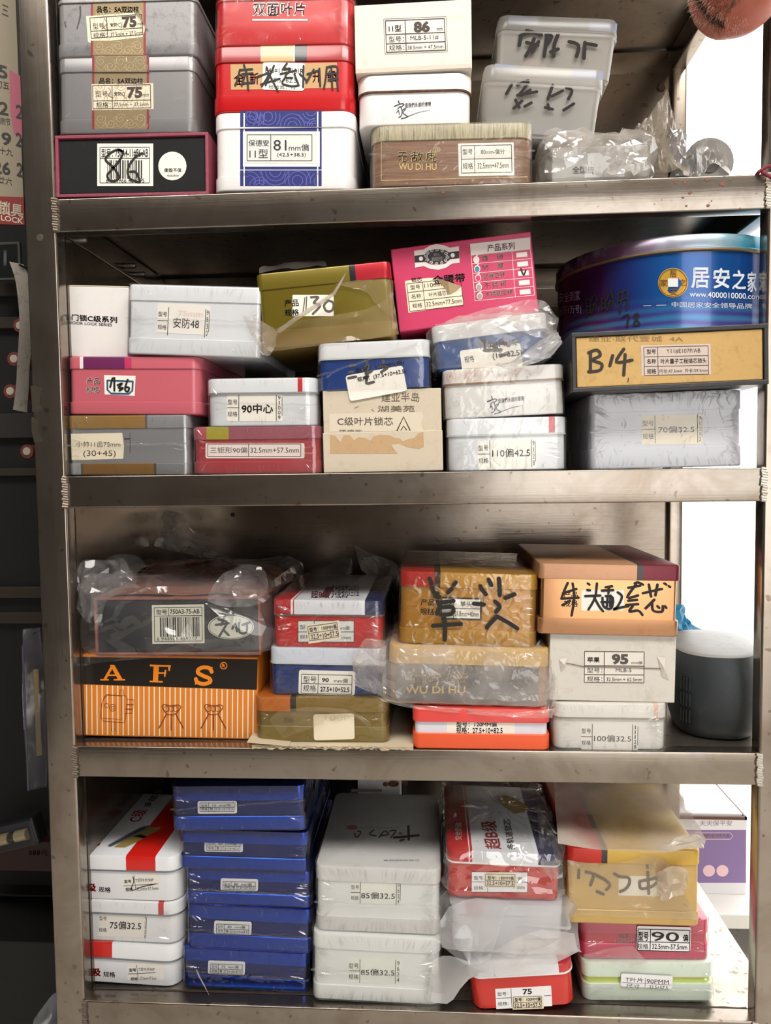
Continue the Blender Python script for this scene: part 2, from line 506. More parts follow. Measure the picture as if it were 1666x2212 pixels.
def wrap(T, m, off=.0009, seed=0, creases=40, seam=None, amp=.0006, name='shrink_wrap'):
    """shrink film pulled round a tin, with gathered folds at the edges"""
    W, H, D = T.W + 2 * off, T.H, T.D + 2 * off; rnd = random.Random(seed); r = getattr(T, 'r', .004) + off
    n = max(4, int(H / .008)); lv = [(-.0004, .006)] + [(H * k / n, 0) for k in range(n + 1)] + [(H + .0007, .004)]
    v, f = lprism(W, D, r, lv, 4, .009)
    o = seed * 3.17; vv = []
    for x, y, z in v:
        y -= off
        e = 1 + 1.8 * (abs(x) / (W / 2)) ** 4
        d = amp * e * max(0, nz(x + o, y, z, 42) + .15) + amp * 1.2 * e * max(0, ridge(x + o, y + 3, z, 55) - .62)
        cx, cy = x, y - D / 2; l = math.hypot(cx / W, cy / D) or 1
        if abs(cy) / D > abs(cx) / W: y += math.copysign(d, cy)
        else: x += math.copysign(d, cx)
        vv.append((x, y, z))
    mb = MB(); mb.add(vv, f)
    def rid(x0, z0, x1, z1, w, h, yy):
        dx, dz = x1 - x0, z1 - z0; L = math.hypot(dx, dz) or 1; nx, nzz = -dz / L * w, dx / L * w
        mx, mz = (x0 + x1) / 2, (z0 + z1) / 2
        mb.add([(x0, yy, z0), (mx + nx, yy, mz + nzz), (x1, yy, z1), (mx - nx, yy, mz - nzz), (mx, yy - h, mz)],
               [(0, 1, 4), (1, 2, 4), (2, 3, 4), (3, 0, 4)])
    for k in range(creases):
        side = rnd.random()
        yy = -off - amp * 1.4
        if side < .62:
            x = (rnd.random() - .5) * W * .94; top = rnd.random() < .5
            L = H * rnd.uniform(.08, .22); sl = x / W * rnd.uniform(.2, 1.3)
            z = H - .001 if top else .001
            rid(x, z, x - sl * L * 1.4, z - L if top else z + L, rnd.uniform(.0006, .0015), rnd.uniform(.0007, .0018), yy)
        else:
            s = rnd.choice((-1, 1)); x = s * (W / 2 - r * .6); z = H * rnd.uniform(.12, .88)
            rid(x, z, x - s * rnd.uniform(.008, .025), z + (H / 2 - z) * rnd.uniform(.1, .7) + rnd.uniform(-.004, .004), rnd.uniform(.0007, .002), rnd.uniform(.0009, .0024), yy)
    if seam is not None:
        pts = [(W * (k / 14 - .5), -off - .0016 + .0004 * math.sin(k * 1.7 + o), H * (seam[0] + (seam[1] - seam[0]) * k / 14) + .0009 * math.sin(k * 2.1 + o)) for k in range(15)]
        mb.tube(pts, [.0011 + .0006 * rnd.random() for _ in pts], 5)
    return mb.build(name, m, T.o, True)

def facets(quads, rnd):
    f = []
    for a, b, c, d in quads:
        f += [(a, b, c), (a, c, d)] if rnd.random() < .5 else [(a, b, d), (b, c, d)]
    return f
def crisp(o, deg):
    try: o.data.set_sharp_from_angle(angle=math.radians(deg))
    except Exception: pass
    return o

def bag(T, m, marg=(.012, .012, .006, .014), top=.012, back=.02, amp=.010, seed=0, fs=16., name='plastic_bag'):
    """loose crumpled bag round a box, creased into facets; marg = left,right,bottom,front"""
    l, r, b, fr = marg; W = T.W + l + r; D = T.D + fr + back; H = T.H + b + top; rnd = random.Random(seed)
    st = .24 / fs; n = max(4, int(H / st)); b2 = min(.014, H * .2); R = min(.022, W * .1)
    lv = [(0, b2), (b2 * .4, b2 * .25)] + [(b2 + (H - 2 * b2) * k / n, 0) for k in range(0, n + 1)] + [(H - b2 * .4, b2 * .25), (H, b2)]
    ring = routline(W, D, R, 0, 2, st); m0 = len(ring); v = []; q = []
    for z, ins in lv:
        sx, sy = 1 - 2 * ins / W, 1 - 2 * ins / D
        v += [(x * sx, D / 2 + (y - D / 2) * sy, z) for x, y in ring]
    K = len(lv)
    for k in (.8, .6, .4, .2):
        v += [(x * k, D / 2 + (y - D / 2) * k, H) for x, y in ring]
    for i in range(K + 3):
        q += [(i * m0 + j, i * m0 + (j + 1) % m0, (i + 1) * m0 + (j + 1) % m0, (i + 1) * m0 + j) for j in range(m0)]
    f = facets(q, rnd) + [tuple((K + 3) * m0 + j for j in range(m0)), tuple(range(m0 - 1, -1, -1))]
    o = seed * 5.3; vv = []
    for i, (x, y, z) in enumerate(v):
        d = amp * (.5 * rnd.random() + .45 * nz(x + o, y, z, fs) + .5 * ridge(x + o, y, z + o, fs * .7) - .35)
        cx, cy, cz = x / W * 2, (y - D / 2) / D * 2, (z - H / 2) / H * 2
        a = max(abs(cx), abs(cy), abs(cz)); d = max(d, -.002); j = st * .25
        if a == abs(cz):
            z += d if cz > 0 else 0; x += rnd.uniform(-j, j); y += rnd.uniform(-j, j)
        elif a == abs(cy): y += math.copysign(d, cy); x += rnd.uniform(-j, j); z += rnd.uniform(-j, j) if .1 < z / H < .9 else 0
        else: x += math.copysign(d, cx); y += rnd.uniform(-j, j); z += rnd.uniform(-j, j) if .1 < z / H < .9 else 0
        vv.append((x + (r - l) / 2, y - fr, max(z, 0) - b))
    return crisp(mesh_obj(name, vv, f, m, T.o, True), 16)

def sheet(T, name, m, quad, n=14, k=10, amp=.006, seed=0, fs=25., label=None):
    """crumpled piece of film; quad = 4 corners (px,py,Y) TL,TR,BR,BL (or curved sides as longer lists top/bottom)"""
    if len(quad) == 2: top, bot = quad
    else: top, bot = [quad[0], quad[1]], [quad[3], quad[2]]
    def samp(c, t):
        if len(c) == 2: return np.array(c[0], float) * (1 - t) + np.array(c[1], float) * t
        s = smooth_pts(c, 6); q = t * (len(s) - 1); i = min(int(q), len(s) - 2); return np.array(s[i]) * (1 - (q - i)) + np.array(s[i + 1]) * (q - i)
    pts = []; rnd = random.Random(seed * 7 + n); n = max(4, int(n * .7)); k = max(3, int(k * .7))
    for j in range(k + 1):
        for i in range(n + 1):
            p = samp(top, i / n) * (1 - j / k) + samp(bot, i / n) * (j / k)
            w = at(*p)
            d = amp * (nz(w.x + seed, w.y, w.z, fs) + 1.3 * ridge(w.x + seed * 2, w.y, w.z, fs * .9) - .6) + amp * rnd.uniform(-.35, .35)
            w.y -= d; w.z += d * .3
            pts.append(w)
    if T is not None: pts = [T.mi @ p for p in pts]
    f = facets([(j * (n + 1) + i, j * (n + 1) + i + 1, (j + 1) * (n + 1) + i + 1, (j + 1) * (n + 1) + i) for j in range(k) for i in range(n)], rnd)
    return crisp(mesh_obj(name, pts, f, m, T.o if T else None, True), 20)
# ------------------------------------------------------------------ room shell
def structure(name, mb, m):
    o = mb.build(name, m); o['kind'] = 'structure'; return o
structure('floor', MB().box(-4, 7, -6, 7, -.05, 0), mat('concrete_floor', '#d3cdc4', .7, dirt=.4, scale=6))
structure('ceiling', MB().box(-1.75, 2.5, -2.9, -.15, 2.72, 2.8).box(-1.75, 1.0, -.15, .95, 2.72, 2.8), mat('ceiling_paint', '#a89f92', .8, dirt=.2, scale=5))
structure('wall_left', MB().box(-1.75, -1.65, -2.9, .95, 0, 2.72), mat('dark_wall', '#2a2624', .8, dirt=.2, scale=5))
structure('wall_back', MB().box(-1.65, .52, .85, .95, 0, 2.72), mat('dark_wall', '#2a2624', .8, dirt=.2, scale=5))
structure('wall_front', MB().box(-1.65, .3, -2.9, -2.8, 0, 2.72).box(1.9, 2.5, -2.9, -2.8, 0, 2.72).box(.3, 1.9, -2.9, -2.8, 2.3, 2.72), mat('shop_wall', '#5d5449', .8, dirt=.3, scale=5))
structure('wall_right', MB().box(2.4, 2.5, -2.8, -.15, 0, 2.72), mat('shop_wall', '#5d5449', .8, dirt=.3, scale=5))

# ------------------------------------------------------------------ steel rack
S1, S2, S3, S4, S0 = 1.356, .99634, .6314, .27293, 1.716
XI, XO, PD, BH = .45, .4915, .025, .0423
YB = .385
rack = empty('steel_rack', Matrix.Identity(4))
tag(rack, 'welded stainless steel shelf rack holding all the stacked lock boxes', 'rack')
ST_Z = steel('steel_post', '#a0968b', .2, 'z', .45)
ST_X = steel('steel_beam', '#968d83', .2, 'x', .5)
ST_P = steel('steel_plate', '#b3aa9e', .30, 'x', .45)
ST_B = steel('steel_back', '#857b70', .2, 'x', .55)
def rtube(x0, x1, y0, y1, z0, z1, axis, r=.0035):
    """rounded square tube along axis"""
    mb = MB()
    if axis == 'z':
        v, f = lprism(x1 - x0, y1 - y0, r, [(0, 0), (z1 - z0, 0)], 4); mb.add([(a + (x0 + x1) / 2, b + y0, c + z0) for a, b, c in v], f)
    elif axis == 'x':
        v, f = lprism(y1 - y0, z1 - z0, r, [(0, 0), (x1 - x0, 0)], 4); mb.add([(c + x0, a + (y0 + y1) / 2, b + z0) for a, b, c in v], f)
    else:
        v, f = lprism(x1 - x0, z1 - z0, r, [(0, 0), (y1 - y0, 0)], 4); mb.add([(a + (x0 + x1) / 2, c + y0, b + z0) for a, b, c in v], [q[::-1] for q in f])
    return mb
for x0, x1 in ((-XO, -XI), (XI, XO)):
    rtube(x0, x1, 0, PD, 0, 1.95, 'z').build('post', ST_Z, rack, True)
for x0, x1 in ((-XI - .025, -XI), (XI, XI + .025)):
    rtube(x0, x1, YB - .012, YB + .028, 0, 1.95, 'z').build('post', ST_Z, rack, True)
rnd = random.Random(4)
for z in (S0, S1, S2, S3, S4):
    rtube(-XI - .001, XI + .001, 0.0002, PD, z - BH, z, 'x', .002).build('front_beam', ST_X, rack, True)
    rtube(-XI, XI, YB + .001, YB + .024, z - BH - .004, z - .004, 'x').build('back_beam', ST_X, rack, True)
    for s in (-1, 1):
        a = s * (XI + .0125)
        rtube(a - .0125, a + .0125, PD - .001, YB - .011, z - BH, z - .0025, 'y').build('side_beam', ST_X, rack, True)
    MB().box(-XO, XO + .002, PD + .0005, YB + .02, z - .0022, z - .0004).build('shelf_plate', ST_P, rack)
    if z == S0: continue
    for s in (-1, 1):   # weld beads where the beam meets the posts
        mb = MB(); n = 13
        for k in range(n):
            zz = z - BH * (k + .3) / n
            mb.tube([(s * XI - .0045 * 1 + .002 * rnd.random(), -.0012, zz), (s * XI + .0045 - .002 * rnd.random(), -.0012, zz - .0012)], [.0021 + .0007 * rnd.random(), .0024], 6)
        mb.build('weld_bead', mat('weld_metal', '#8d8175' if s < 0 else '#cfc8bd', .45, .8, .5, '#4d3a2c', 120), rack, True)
for z0, z1 in ((S1, S0), (S2, S1), (S3, S2), (S4, S3), (0.02, S4)):
    MB().box(-XI, XI, YB, YB + .0012, z0, z1 - BH).build('back_panel', ST_B, rack)
    MB().box(-XI - .001, -XI + .0004, PD, YB, z0, z1 - BH).build('side_panel', ST_B, rack)
# studs on the left side panel under the top beam of the second bay, screw holes
for px, py, Y in ((187, 517, .05), (297, 574, .22), (302, 593, .26)):
    p = at(px, py, Y)
    MB().tube([(-XI, p.y, p.z), (-XI + .016, p.y, p.z), (-XI + .018, p.y, p.z)], [.0045, .0045, .003], 10).build('stud', mat('stud_metal', '#8c8681', .35, .7), rack, True)
for px, py in ((503, 1112), (596, 1140), (1345, 395), (1355, 1010)):
    if py in (395, 1010): continue
    p = at(px, py, YB); mb = MB()
    mb.tube([(p.x, YB + .0003, p.z), (p.x, YB - .0006, p.z)], .0042 if px == 503 else .002, 12); mb.build('screw_hole', mat('hole_dark', '#1c1815', .6), rack, True)
p = at(1428, 190, YB); MB().tube([(p.x, YB, p.z), (p.x, YB - .004, p.z)], [.008, .006], 6).build('bolt_head', mat('rusty_bolt', '#5b4a3c', .6, .5, .6), rack, True)
p = at(86, 513, 0); MB().tube([(p.x, .001, p.z), (p.x, -.0007, p.z)], [.005, .0045], 14).build('screw_head', mat('screw_grey', '#7d766c', .4, .8, .7), rack, True)
p = at(161, 2089, 0); MB().tube([(p.x, .001, p.z), (p.x, -.0007, p.z)], [.0035, .003], 14).build('screw_head', mat('screw_grey', '#7d766c', .4, .8, .7), rack, True)

# rust specks, tape residue and grime on the rack's front
RK = Thing(); RK.o = rack; RK.mi = Matrix.Identity(4); RK.ins = 0.; RK.H = S4; RK.W = 1
def blot(cx, cy, r, seed, sx=1., n=9):
    q = random.Random(seed); return [(cx + r * sx * q.uniform(.5, 1.1) * math.cos(6.2832 * k / n), cy + r * q.uniform(.5, 1.1) * math.sin(6.2832 * k / n)) for k in range(n)]
RU = mat('rust_red', '#7d5140', .8)
for k, (x, y, r) in enumerate(((1461, 395, 3), (1480, 393, 5), (1491, 417, 4), (1476, 427, 3), (1529, 387, 5), (1562, 397, 6), (1530, 444, 4), (1483, 445, 3), (1538, 434, 2), (1578, 388, 3), (958, 416, 3), (965, 412, 2))):
    Ink().poly(blot(x, y, r, k, 1.3)).put(RK, 'rust_speck', RU, rack, .0002)
TAPE = mat('tape_residue', '#332c23', .6, dirt=.5, dirtcol='#4a4236', scale=90)
Ink().poly([(66, 834), (72, 832), (92, 838), (88, 850), (86, 870), (92, 885), (80, 892), (70, 890)]).put(RK, 'tape_residue', TAPE, rack, .0002)
Ink().poly([(68, 900), (82, 905), (84, 935), (94, 955), (74, 956), (68, 930)]).put(RK, 'tape_residue', TAPE, rack, .0002)
v = []; f = []; rr = random.Random(6); n = 90
for k in range(n + 1):
    x = -XI + 2 * XI * k / n; w = .0012 + .0022 * rr.random() ** 2; v += [(x, PD - w * .5, S4 + .0002), (x, PD + w, S4 + .0002)]
f = [(2 * k, 2 * k + 2, 2 * k + 3, 2 * k + 1) for k in range(n)]
mesh_obj('grime_line', v, f, mat('seam_grime', '#3d332c', .9), rack)
# ================================================================== SHELF 1 (top bay)
W_TIN = mat('white_tin', '#eeebe9', .3, coat=.3)
CLEAR = film('clear_film', .03, '#f2efec', .09, .28, 60., 1.2)
CLEAR2 = film('clear_film_wrinkled', .05, '#f2efec', .1, .38, 60., 1.3)
MILKY = film('milky_bag', .26, '#f1ece8', .16, .6, 45.)
HAZY = film('hazy_bag', .12, '#efe9e4', .12, .7, 55.)

# --- A1 black slipcase box with maroon edge
T = place('slipcase_box', (118, 291), (449, 286), (118, 418), (449, 408), .004, on=S1)
tag(T.o, 'black slipcase box with maroon edges, numbered 86 in marker, below the grey tins', 'box', 'boxes on the top shelf')
T.D = .24; W, H = T.W, T.H
mar = mat('maroon_card', '#8c3a4e', .55, dirt=.25, dirtcol='#b98a8a', scale=90)
mb = MB(); e = .0042
mb.box(-W / 2, W / 2, 0, T.D, 0, e, .0008); mb.box(-W / 2, W / 2, 0, T.D, H - e, H, .0008)
mb.box(-W / 2, -W / 2 + e, 0.0002, T.D, e * .8, H - e * .8, .0008); mb.box(W / 2 - e, W / 2, 0.0002, T.D, e * .8, H - e * .8, .0008)
mb.build('sleeve', mar, T.o)
MB().box(-W / 2 + e + .0006, W / 2 - e - .0006, .003, T.D - .002, e + .0004, H - e - .0006, .0012).build('inner_box', mat('black_card', '#08080b', .85, dirt=.12, dirtcol='#3a3a44', scale=70), T.o)
T.ins = .003
s = sticker(T, (210, 310, 331, 402)); I = Ink()
I.table(216, 318, 323, 395, (), (342,)); I.text('型号：', 219, 321, 244, 340, .015).text('750A4-11#86-AB', 249, 321, 320, 341, .02)
I.barcode(232, 346, 307, 386, 3).text('6 944966 480095', 229, 386, 312, 394); I.put(T, 'printing', INK, s, .0005)
J = Ink()
J.stroke([(266, 330), (256, 323), (238, 331), (228, 345), (240, 357), (252, 371), (256, 384), (248, 391), (236, 389), (232, 378), (240, 368), (254, 352), (264, 336), (263, 326), (252, 324)], 5)
J.stroke([(307, 331), (292, 340), (280, 356), (276, 372), (281, 386), (292, 391), (302, 393), (298, 380), (292, 371), (281, 371)], 5)
J.put(T, 'marker_writing', MARK, s, .0008)
s = sticker(T, [(372.5 + 30.5 * math.cos(k * .2618), 358.5 + 31 * math.sin(k * .2618)) for k in range(24)], PAPER, name='round_seal')
Ink().text('撕毁不保', 355, 363, 392, 372, .02).text('检验员08', 361, 377, 386, 382).put(T, 'printing', INK, s, .0005)
A1 = T

def greytin(name, q, D, label, on, wrapped):
    T = place(name, *q, .004, on=on)
    tag(T.o, label, 'tin', 'grey tins with gold scroll band')
    return T
def olive_band(T, x0, x1, rows, face_y):
    """gold scroll strip with red edges on the front"""
    b = Ink(); sw = Ink(); rd = Ink()
    for (y0, y1), yy in zip(rows, face_y):
        Ink().rect(x0 + 4, y0, x1 - 4, y1).put(T, 'gold_strip', mat('gold_strip_print', '#8d7a58', .45, .3), None, .00015, y=yy)
        for xx in (x0, x1 - 5): Ink().rect(xx, y0, xx + 5, y1).put(T, 'red_edge_line', mat('dark_red_print', '#8e1c2c', .4), None, .0002, y=yy)
        sw = Ink(); w = x1 - x0 - 16; h = y1 - y0; rr = random.Random(int(y0))
        n = 5
        for i in range(n):
            cx = x0 + 8 + w * (i + .5) / n; cy = y0 + h * (.35 + .3 * (i % 2)); r = min(w / n * .55, h * .32)
            sw.spiral(cx, cy, r, 1.5, 1.3, rr.random() * 6, sgn=rr.choice((-1, 1)))
            sw.stroke([(cx - r, cy + r * .7), (cx, y1 - 3), (cx + r, cy + r * .6)], 1.2, 3)
            sw.spiral(cx + r, y0 + h * (.75 - .4 * (i % 2)), r * .5, 1.2, 1.1, rr.random() * 6)
        sw.put(T, 'scroll_pattern', mat('pale_gold_print', '#b5a27f', .4, .3), None, .0003, y=yy)

GREY = mat('grey_tin_paint', '#8b898b', .34, .35, coat=.2, dirt=.1, dirtcol='#55504a', scale=60)
GREYW = mat('grey_tin_worn', '#8b898b', .38, .3, dirt=.45, dirtcol='#4a4540', scale=55)
T = greytin('grey_lock_tin', ((120, 124), (421, 119), (120, 287), (419, 282)), .26, 'grey tin with gold scroll band, number 75 label, wrapped in film, above the slipcase', A1, True)
tin(T, .25, .0185, .018, GREY, GREY, r=.012)
olive_band(T, 199, 322, ((119, 155), (156, 244), (244, 279)), (0, None, 0))
Ink().text('品名：5A双边柱', 214, 168, 309, 181, .03).put(T, 'printing', INK, None, .0005)
s = sticker(T, (198, 182, 331, 238), CREAM, -1)
I = Ink(-1, (198, 182)); I.table(200, 185, 325, 235, (242,), (218,), 1.5); I.text('型号：', 206, 197, 238, 210).text('安防', 246, 199, 262, 208, .02).text('75', 274, 189, 307, 214, .05).text('mm', 308, 205, 321, 211)
I.text('规格：', 207, 221, 238, 233).text('37.5mm + 37.5mm', 245, 223, 320, 231)
I.stroke([(234, 190), (240, 200), (232, 206), (246, 212)], 1, 3).stroke([(262, 204), (268, 200), (268, 208), (262, 204), (272, 214)], 1, 3).put(T, 'printing', INKB, s, .0005)
wrap(T, film('torn_clear_film', .03, '#f2efec', .12, .2, 40.), seed=2, creases=10)
A2 = T
T = greytin('grey_lock_tin', ((118, -4), (424, -10), (116, 121), (424, 111)), .26, 'scuffed grey tin with gold scroll band and peeling 75 label, topmost at left', A2, False)
tin(T, .25, .006, .0175, GREYW, GREYW, r=.012)
olive_band(T, 196, 315, ((-3, 90), (88, 120)), (None, 0))
Ink().text('品名：5A双边柱', 209, 13, 300, 27, .03).put(T, 'printing', INK, None, .0005)
s = sticker(T, [(186, 35), (290, 27), (301, 40), (312, 52), (313, 66), (308, 80), (195, 93), (190, 90)], CREAM)
I = Ink(-4, (190, 38)); I.table(194, 39, 306, 83, (230,), (68,), 1.5); I.text('型号：', 199, 51, 229, 64).text('安防', 237, 53, 252, 61, .02).text('75', 263, 41, 294, 66, .05).text('mm', 296, 57, 308, 62)
I.text('规格：', 199, 72, 229, 84).text('37.5mm + 37.5mm', 236, 74, 306, 83).stroke([(225, 42), (231, 55), (222, 62), (240, 70)], 1, 3).stroke([(252, 58), (260, 54), (262, 64), (254, 60)], 1, 3).put(T, 'printing', INKB, s, .0005)
# peeled corner curls forward
c = project(T, [(290, 27), (301, 40), (312, 52), (313, 66), (318, 60), (300, 30)], 'front', .0005)
c2 = np.array(c); c2[4][1] -= .004; c2[5][1] -= .004
mesh_obj('peeled_corner', c2, [(0, 1, 5), (1, 2, 4, 5), (2, 3, 4)], CREAM, T.o)
Ink().stroke([(173, 14), (173, 35), (166, 62)], 4, taper=.5).stroke([(140, 48), (142, 58)], 3).put(T, 'scratch_mark', mat('scuff_dark', '#4d4945', .6), None, .0003)

# --- B1 white tin with blue scroll band
T = place('white_lock_tin', (457, 242), (763, 239), (458, 409), (766, 402), .004, on=S1)
tag(T.o, 'white tin with wide royal blue scroll band and 81mm label, under the red tins', 'tin')
WT = mat('white_tin_worn', '#ece8e8', .3, coat=.2, dirt=.12, dirtcol='#6d625c', scale=70)
tin(T, .25, .0205, .0185, WT, WT, r=.018)
BL = mat('royal_blue_print', '#12206e', .6); LIL = mat('lilac_print', '#5a58a8', .35)
for (y0, y1), yy in zip(((239, 274), (275, 366), (368, 402)), (0, None, 0)):
    for xa, xb in ((519, 526), (529, 685), (688, 695)): Ink().rect(xa, y0, xb, y1).put(T, 'blue_band', BL, None, .0002, y=yy)
sw = Ink(); sw2 = Ink()
for cx, cy, r, a in ((579, 252, 26, 0), (632, 272, 26, 1), (672, 240, 27, 2), (680, 272, 16, 4), (548, 250, 24, 3), (540, 262, 30, 1)):
    for rr in (r, r * .68, r * .38):
        pts = [(cx + rr * math.cos(.2618 * k), cy + rr * math.sin(.2618 * k)) for k in range(25)]
        seg = [q for q in pts if 531 < q[0] < 684 and 240 < q[1] < 273]
        run = []
        for q in pts + [None]:
            if q and 531 < q[0] < 684 and 241 < q[1] < 273: run.append(q)
            else:
                if len(run) > 1: sw.stroke(run, 2.0, 1)
                run = []
for cx, cy, r in ((595, 370, 30), (643, 390, 28), (690, 392, 28), (540, 392, 30), (560, 405, 22)):
    for rr in (r, r * .7, r * .4):
        run = []
        for k in range(26):
            q = (cx + rr * math.cos(.2618 * k), cy + rr * math.sin(.2618 * k))
            if k < 25 and 531 < q[0] < 684 and 369 < q[1] < 401: run.append(q)
            else:
                if len(run) > 1: sw2.stroke(run, 2.0, 1)
                run = []
sw.put(T, 'scroll_pattern', LIL, None, .0004, y=0); sw2.put(T, 'scroll_pattern', LIL, None, .0004, y=0)
s = sticker(T, (525, 284, 691, 360), mat('white_card', '#f0eff0', .5)); sticker(T, (529, 286, 684, 353), GREYP, off=.0005, name='sticker')
I = Ink(); I.table(534, 291, 674, 347, (585,), ()); I.text('保德安', 537, 302, 581, 316).text('11型', 539, 322, 579, 341).text('81', 591, 302, 619, 325).text('mm偏', 624, 311, 667, 326).text('(42.5+38.5)', 599, 330, 661, 340)
I.put(T, 'printing', INKN, s, .0008)
B1 = T
# --- B2 red tin
T = place('red_lock_tin', (455, 99), (763, 94), (454, 243), (765, 237), .004, on=B1)
tag(T.o, 'red tin with tan and black lid patch and heavy marker scrawl over a white label', 'tin')
x1, x2, x3, x4 = (xloc(T, p, 110) for p in (562, 633, 635.5, 662))
RED = mat('red_enamel', '#c0161c', .28, coat=.4); DRED = mat('dark_red_enamel', '#8e1620', .28, coat=.4)
LIDR = mat('dark_red_lid', '#9c1720', .28, coat=.4, bands=((x1, '#cfa878'), (x2, '#efe6d8'), (x3, '#2a2529'), (x4, '#a0161e')))
tin(T, .25, .0205, .0205, LIDR, RED, RED, r=.018)
s = sticker(T, (498, 139, 728, 194), mat('tan_label', '#c29a68', .5), -1.0)
I = Ink(-1); I.text('全', 502, 166, 526, 192, .03).text('新', 536, 166, 556, 192, .03).text('升', 672, 164, 690, 190, .03).text('級', 704, 164, 724, 190, .03); I.put(T, 'printing', mat('crimson_print', '#8e1420', .4), s, .0006)
s2 = sticker(T, (568, 136, 659, 196), PAPER, 1.5, off=.0006, r=5)
I = Ink(1.5, (568, 136)); I.text('B43=11型 101R', 574, 144, 656, 158, .01).text('38.5+62.5', 585, 167, 642, 177).text('检验员：12', 582, 183, 640, 191); I.put(T, 'printing', INK, s2, .0008)
J = Ink()
J.strokes([[(527, 140), (529, 146)], [(518, 151), (545, 149)], [(518, 151), (514, 170), (508, 184)], [(523, 160), (546, 158)], [(533, 150), (526, 172), (522, 185)], [(534, 160), (536, 193)], [(524, 180), (548, 178)],
           [(555, 166), (580, 160), (566, 186)], [(576, 145), (584, 165), (600, 196)], [(592, 142), (574, 184)], [(564, 182), (604, 170)],
           [(620, 137), (612, 150), (628, 148), (616, 166), (632, 168)], [(606, 160), (640, 152)], [(616, 168), (610, 180), (630, 186), (646, 184)], [(636, 160), (644, 180)], [(656, 142), (655, 188)], [(648, 160), (664, 175)],
           [(664, 160), (688, 152)], [(678, 150), (662, 178)], [(690, 148), (692, 186)], [(706, 145), (704, 168), (700, 190)], [(706, 145), (728, 144), (728, 170), (730, 194)], [(706, 160), (728, 158)], [(712, 174), (730, 170)], [(716, 148), (718, 192)]], 4.2)
J.put(T, 'marker_writing', MARK, None, .0011)
B2 = T
# --- B3 red wrapped tin
T = place('red_lock_tin', (462, -6), (762, -10), (453, 101), (765, 92), .004, on=B2)
tag(T.o, 'shrink wrapped bright red tin with white lettering, topmost of the red stack', 'tin')
RED2 = mat('bright_red_enamel', '#c8232a', .3, coat=.3)
tin(T, .25, .004, .026, RED2, RED2, r=.018)
Ink().text('双面叶片', 545, 3, 661, 35, .045).rect(545, 41, 665, 44.5).put(T, 'printing', WHITEP, None, .0004)
wrap(T, film('smooth_film', .03, '#f2efec', .12, .12, 30., 1.), seed=5, creases=90)
# --- C1 wood-look tin wrapped
T = place('wood_print_tin', (797, 269), (1150, 264), (800, 400), (1155, 387), .004, on=S1)
tag(T.o, 'shrink wrapped tin printed like wood planks with gold tiger lettering', 'tin')
def wood(key, cols, axis, sc=26.):
    t = NT(key); p = t.node('ShaderNodeBsdfPrincipled'); v = t.coord((1, 1, 18) if axis == 'x' else (18, 1, 1))
    n = t.noise(v, sc * (.3 if axis == 'x' else 1), 4, .7)
    st = [(.3 + .4 * i / (len(cols) - 1), lin(c)) for i, c in enumerate(cols)]
    t.link(t.ramp(n, st), p.inputs['Base Color']); p.inputs['Roughness'].default_value = .35
    t.link(p.outputs[0], t.out.inputs[0]); return t.m
tin(T, .25, .0195, 0, wood('plank_lid', ('#5c5740', '#8f8768', '#b3a887', '#6d6350'), 'z'), wood('plank_body', ('#6a4a38', '#94735a', '#7d5a48', '#a88a70'), 'x'), r=.02)
I = Ink(); I.text('无', 859, 327, 880, 350, .03).text('敌', 888, 326, 915, 350, .03).text('虎', 919, 324, 944, 350, .03).text('WU DI HU', 862, 353, 943, 367).ring(946, 323, 5, 5, 1).text('R', 944, 320.5, 948.5, 326)
I.line(824, 390, 1140, 382, 1.2).line(824, 300, 824, 390, 1); I.put(T, 'printing', mat('gold_print', '#dcc684', .35, .2), None, .0004)
s = sticker(T, (990, 310, 1110, 381), PAPER, -1.2); I = Ink(-1.2, (990, 310)); I.table(996, 315, 1105, 374, (1025,), (344,)); I.text('型号', 999, 322, 1021, 334).text('规格', 999, 352, 1021, 366).text('80mm-偏分', 1039, 323, 1090, 335).text('32.5mm+47.5mm', 1031, 353, 1098, 365)
I.put(T, 'printing', INK, s, .0005)
wrap(T, CLEAR2, seed=7, creases=70, seam=(.52, .5))
C1 = T
# --- C2 white tin with brush lettering
def home_print(T, x0, y0, k=1., sk=-4):
    """brush-lettered slogan: one big brush character, a line of small ones and a long underline"""
    I = Ink(); X = lambda x, y: (x0 + x * k, y0 + y * k)
    for st, w in (([(0, 14), (16, 8), (22, 10), (14, 16)], 2.2), ([(10, 2), (12, 8)], 2.6), ([(8, 20), (14, 14), (18, 24), (16, 34), (10, 38)], 2.), ([(6, 28), (10, 22), (12, 32)], 1.6), ([(18, 22), (26, 18), (20, 28), (30, 36), (16, 40)], 1.8)):
        I.stroke([X(*p) for p in st], w * k)
    I.stroke([X(16, 41), X(34, 34), X(56, 26), X(78, 22)], 1.5 * k, taper=.6)
    a, b = X(24, 17), X(80, 7)
    I.stext('是我們永遠的港灣', a[0], b[1], b[0], a[1], sk * k, .01)
    I.put(T, 'printing', INKN, None, .0004)
T = place('white_lock_tin', (770, 162), (1017, 155), (770, 270), (1021, 263), .004, on=C1)
tag(T.o, 'white tin with rusty lid seam and small brush slogan, between carton and wood print tin', 'tin')
RUST = mat('rust_seam', '#4a3326', .8, .2, .7, '#8a5a2c', 60)
tin(T, .24, .0215, 0, mat('white_lid_stained', '#e9e5df', .35, dirt=.35, dirtcol='#b98a55', scale=26), WT, r=.02, rim=RUST)
home_print(T, 851, 216, 1.)
C2 = T
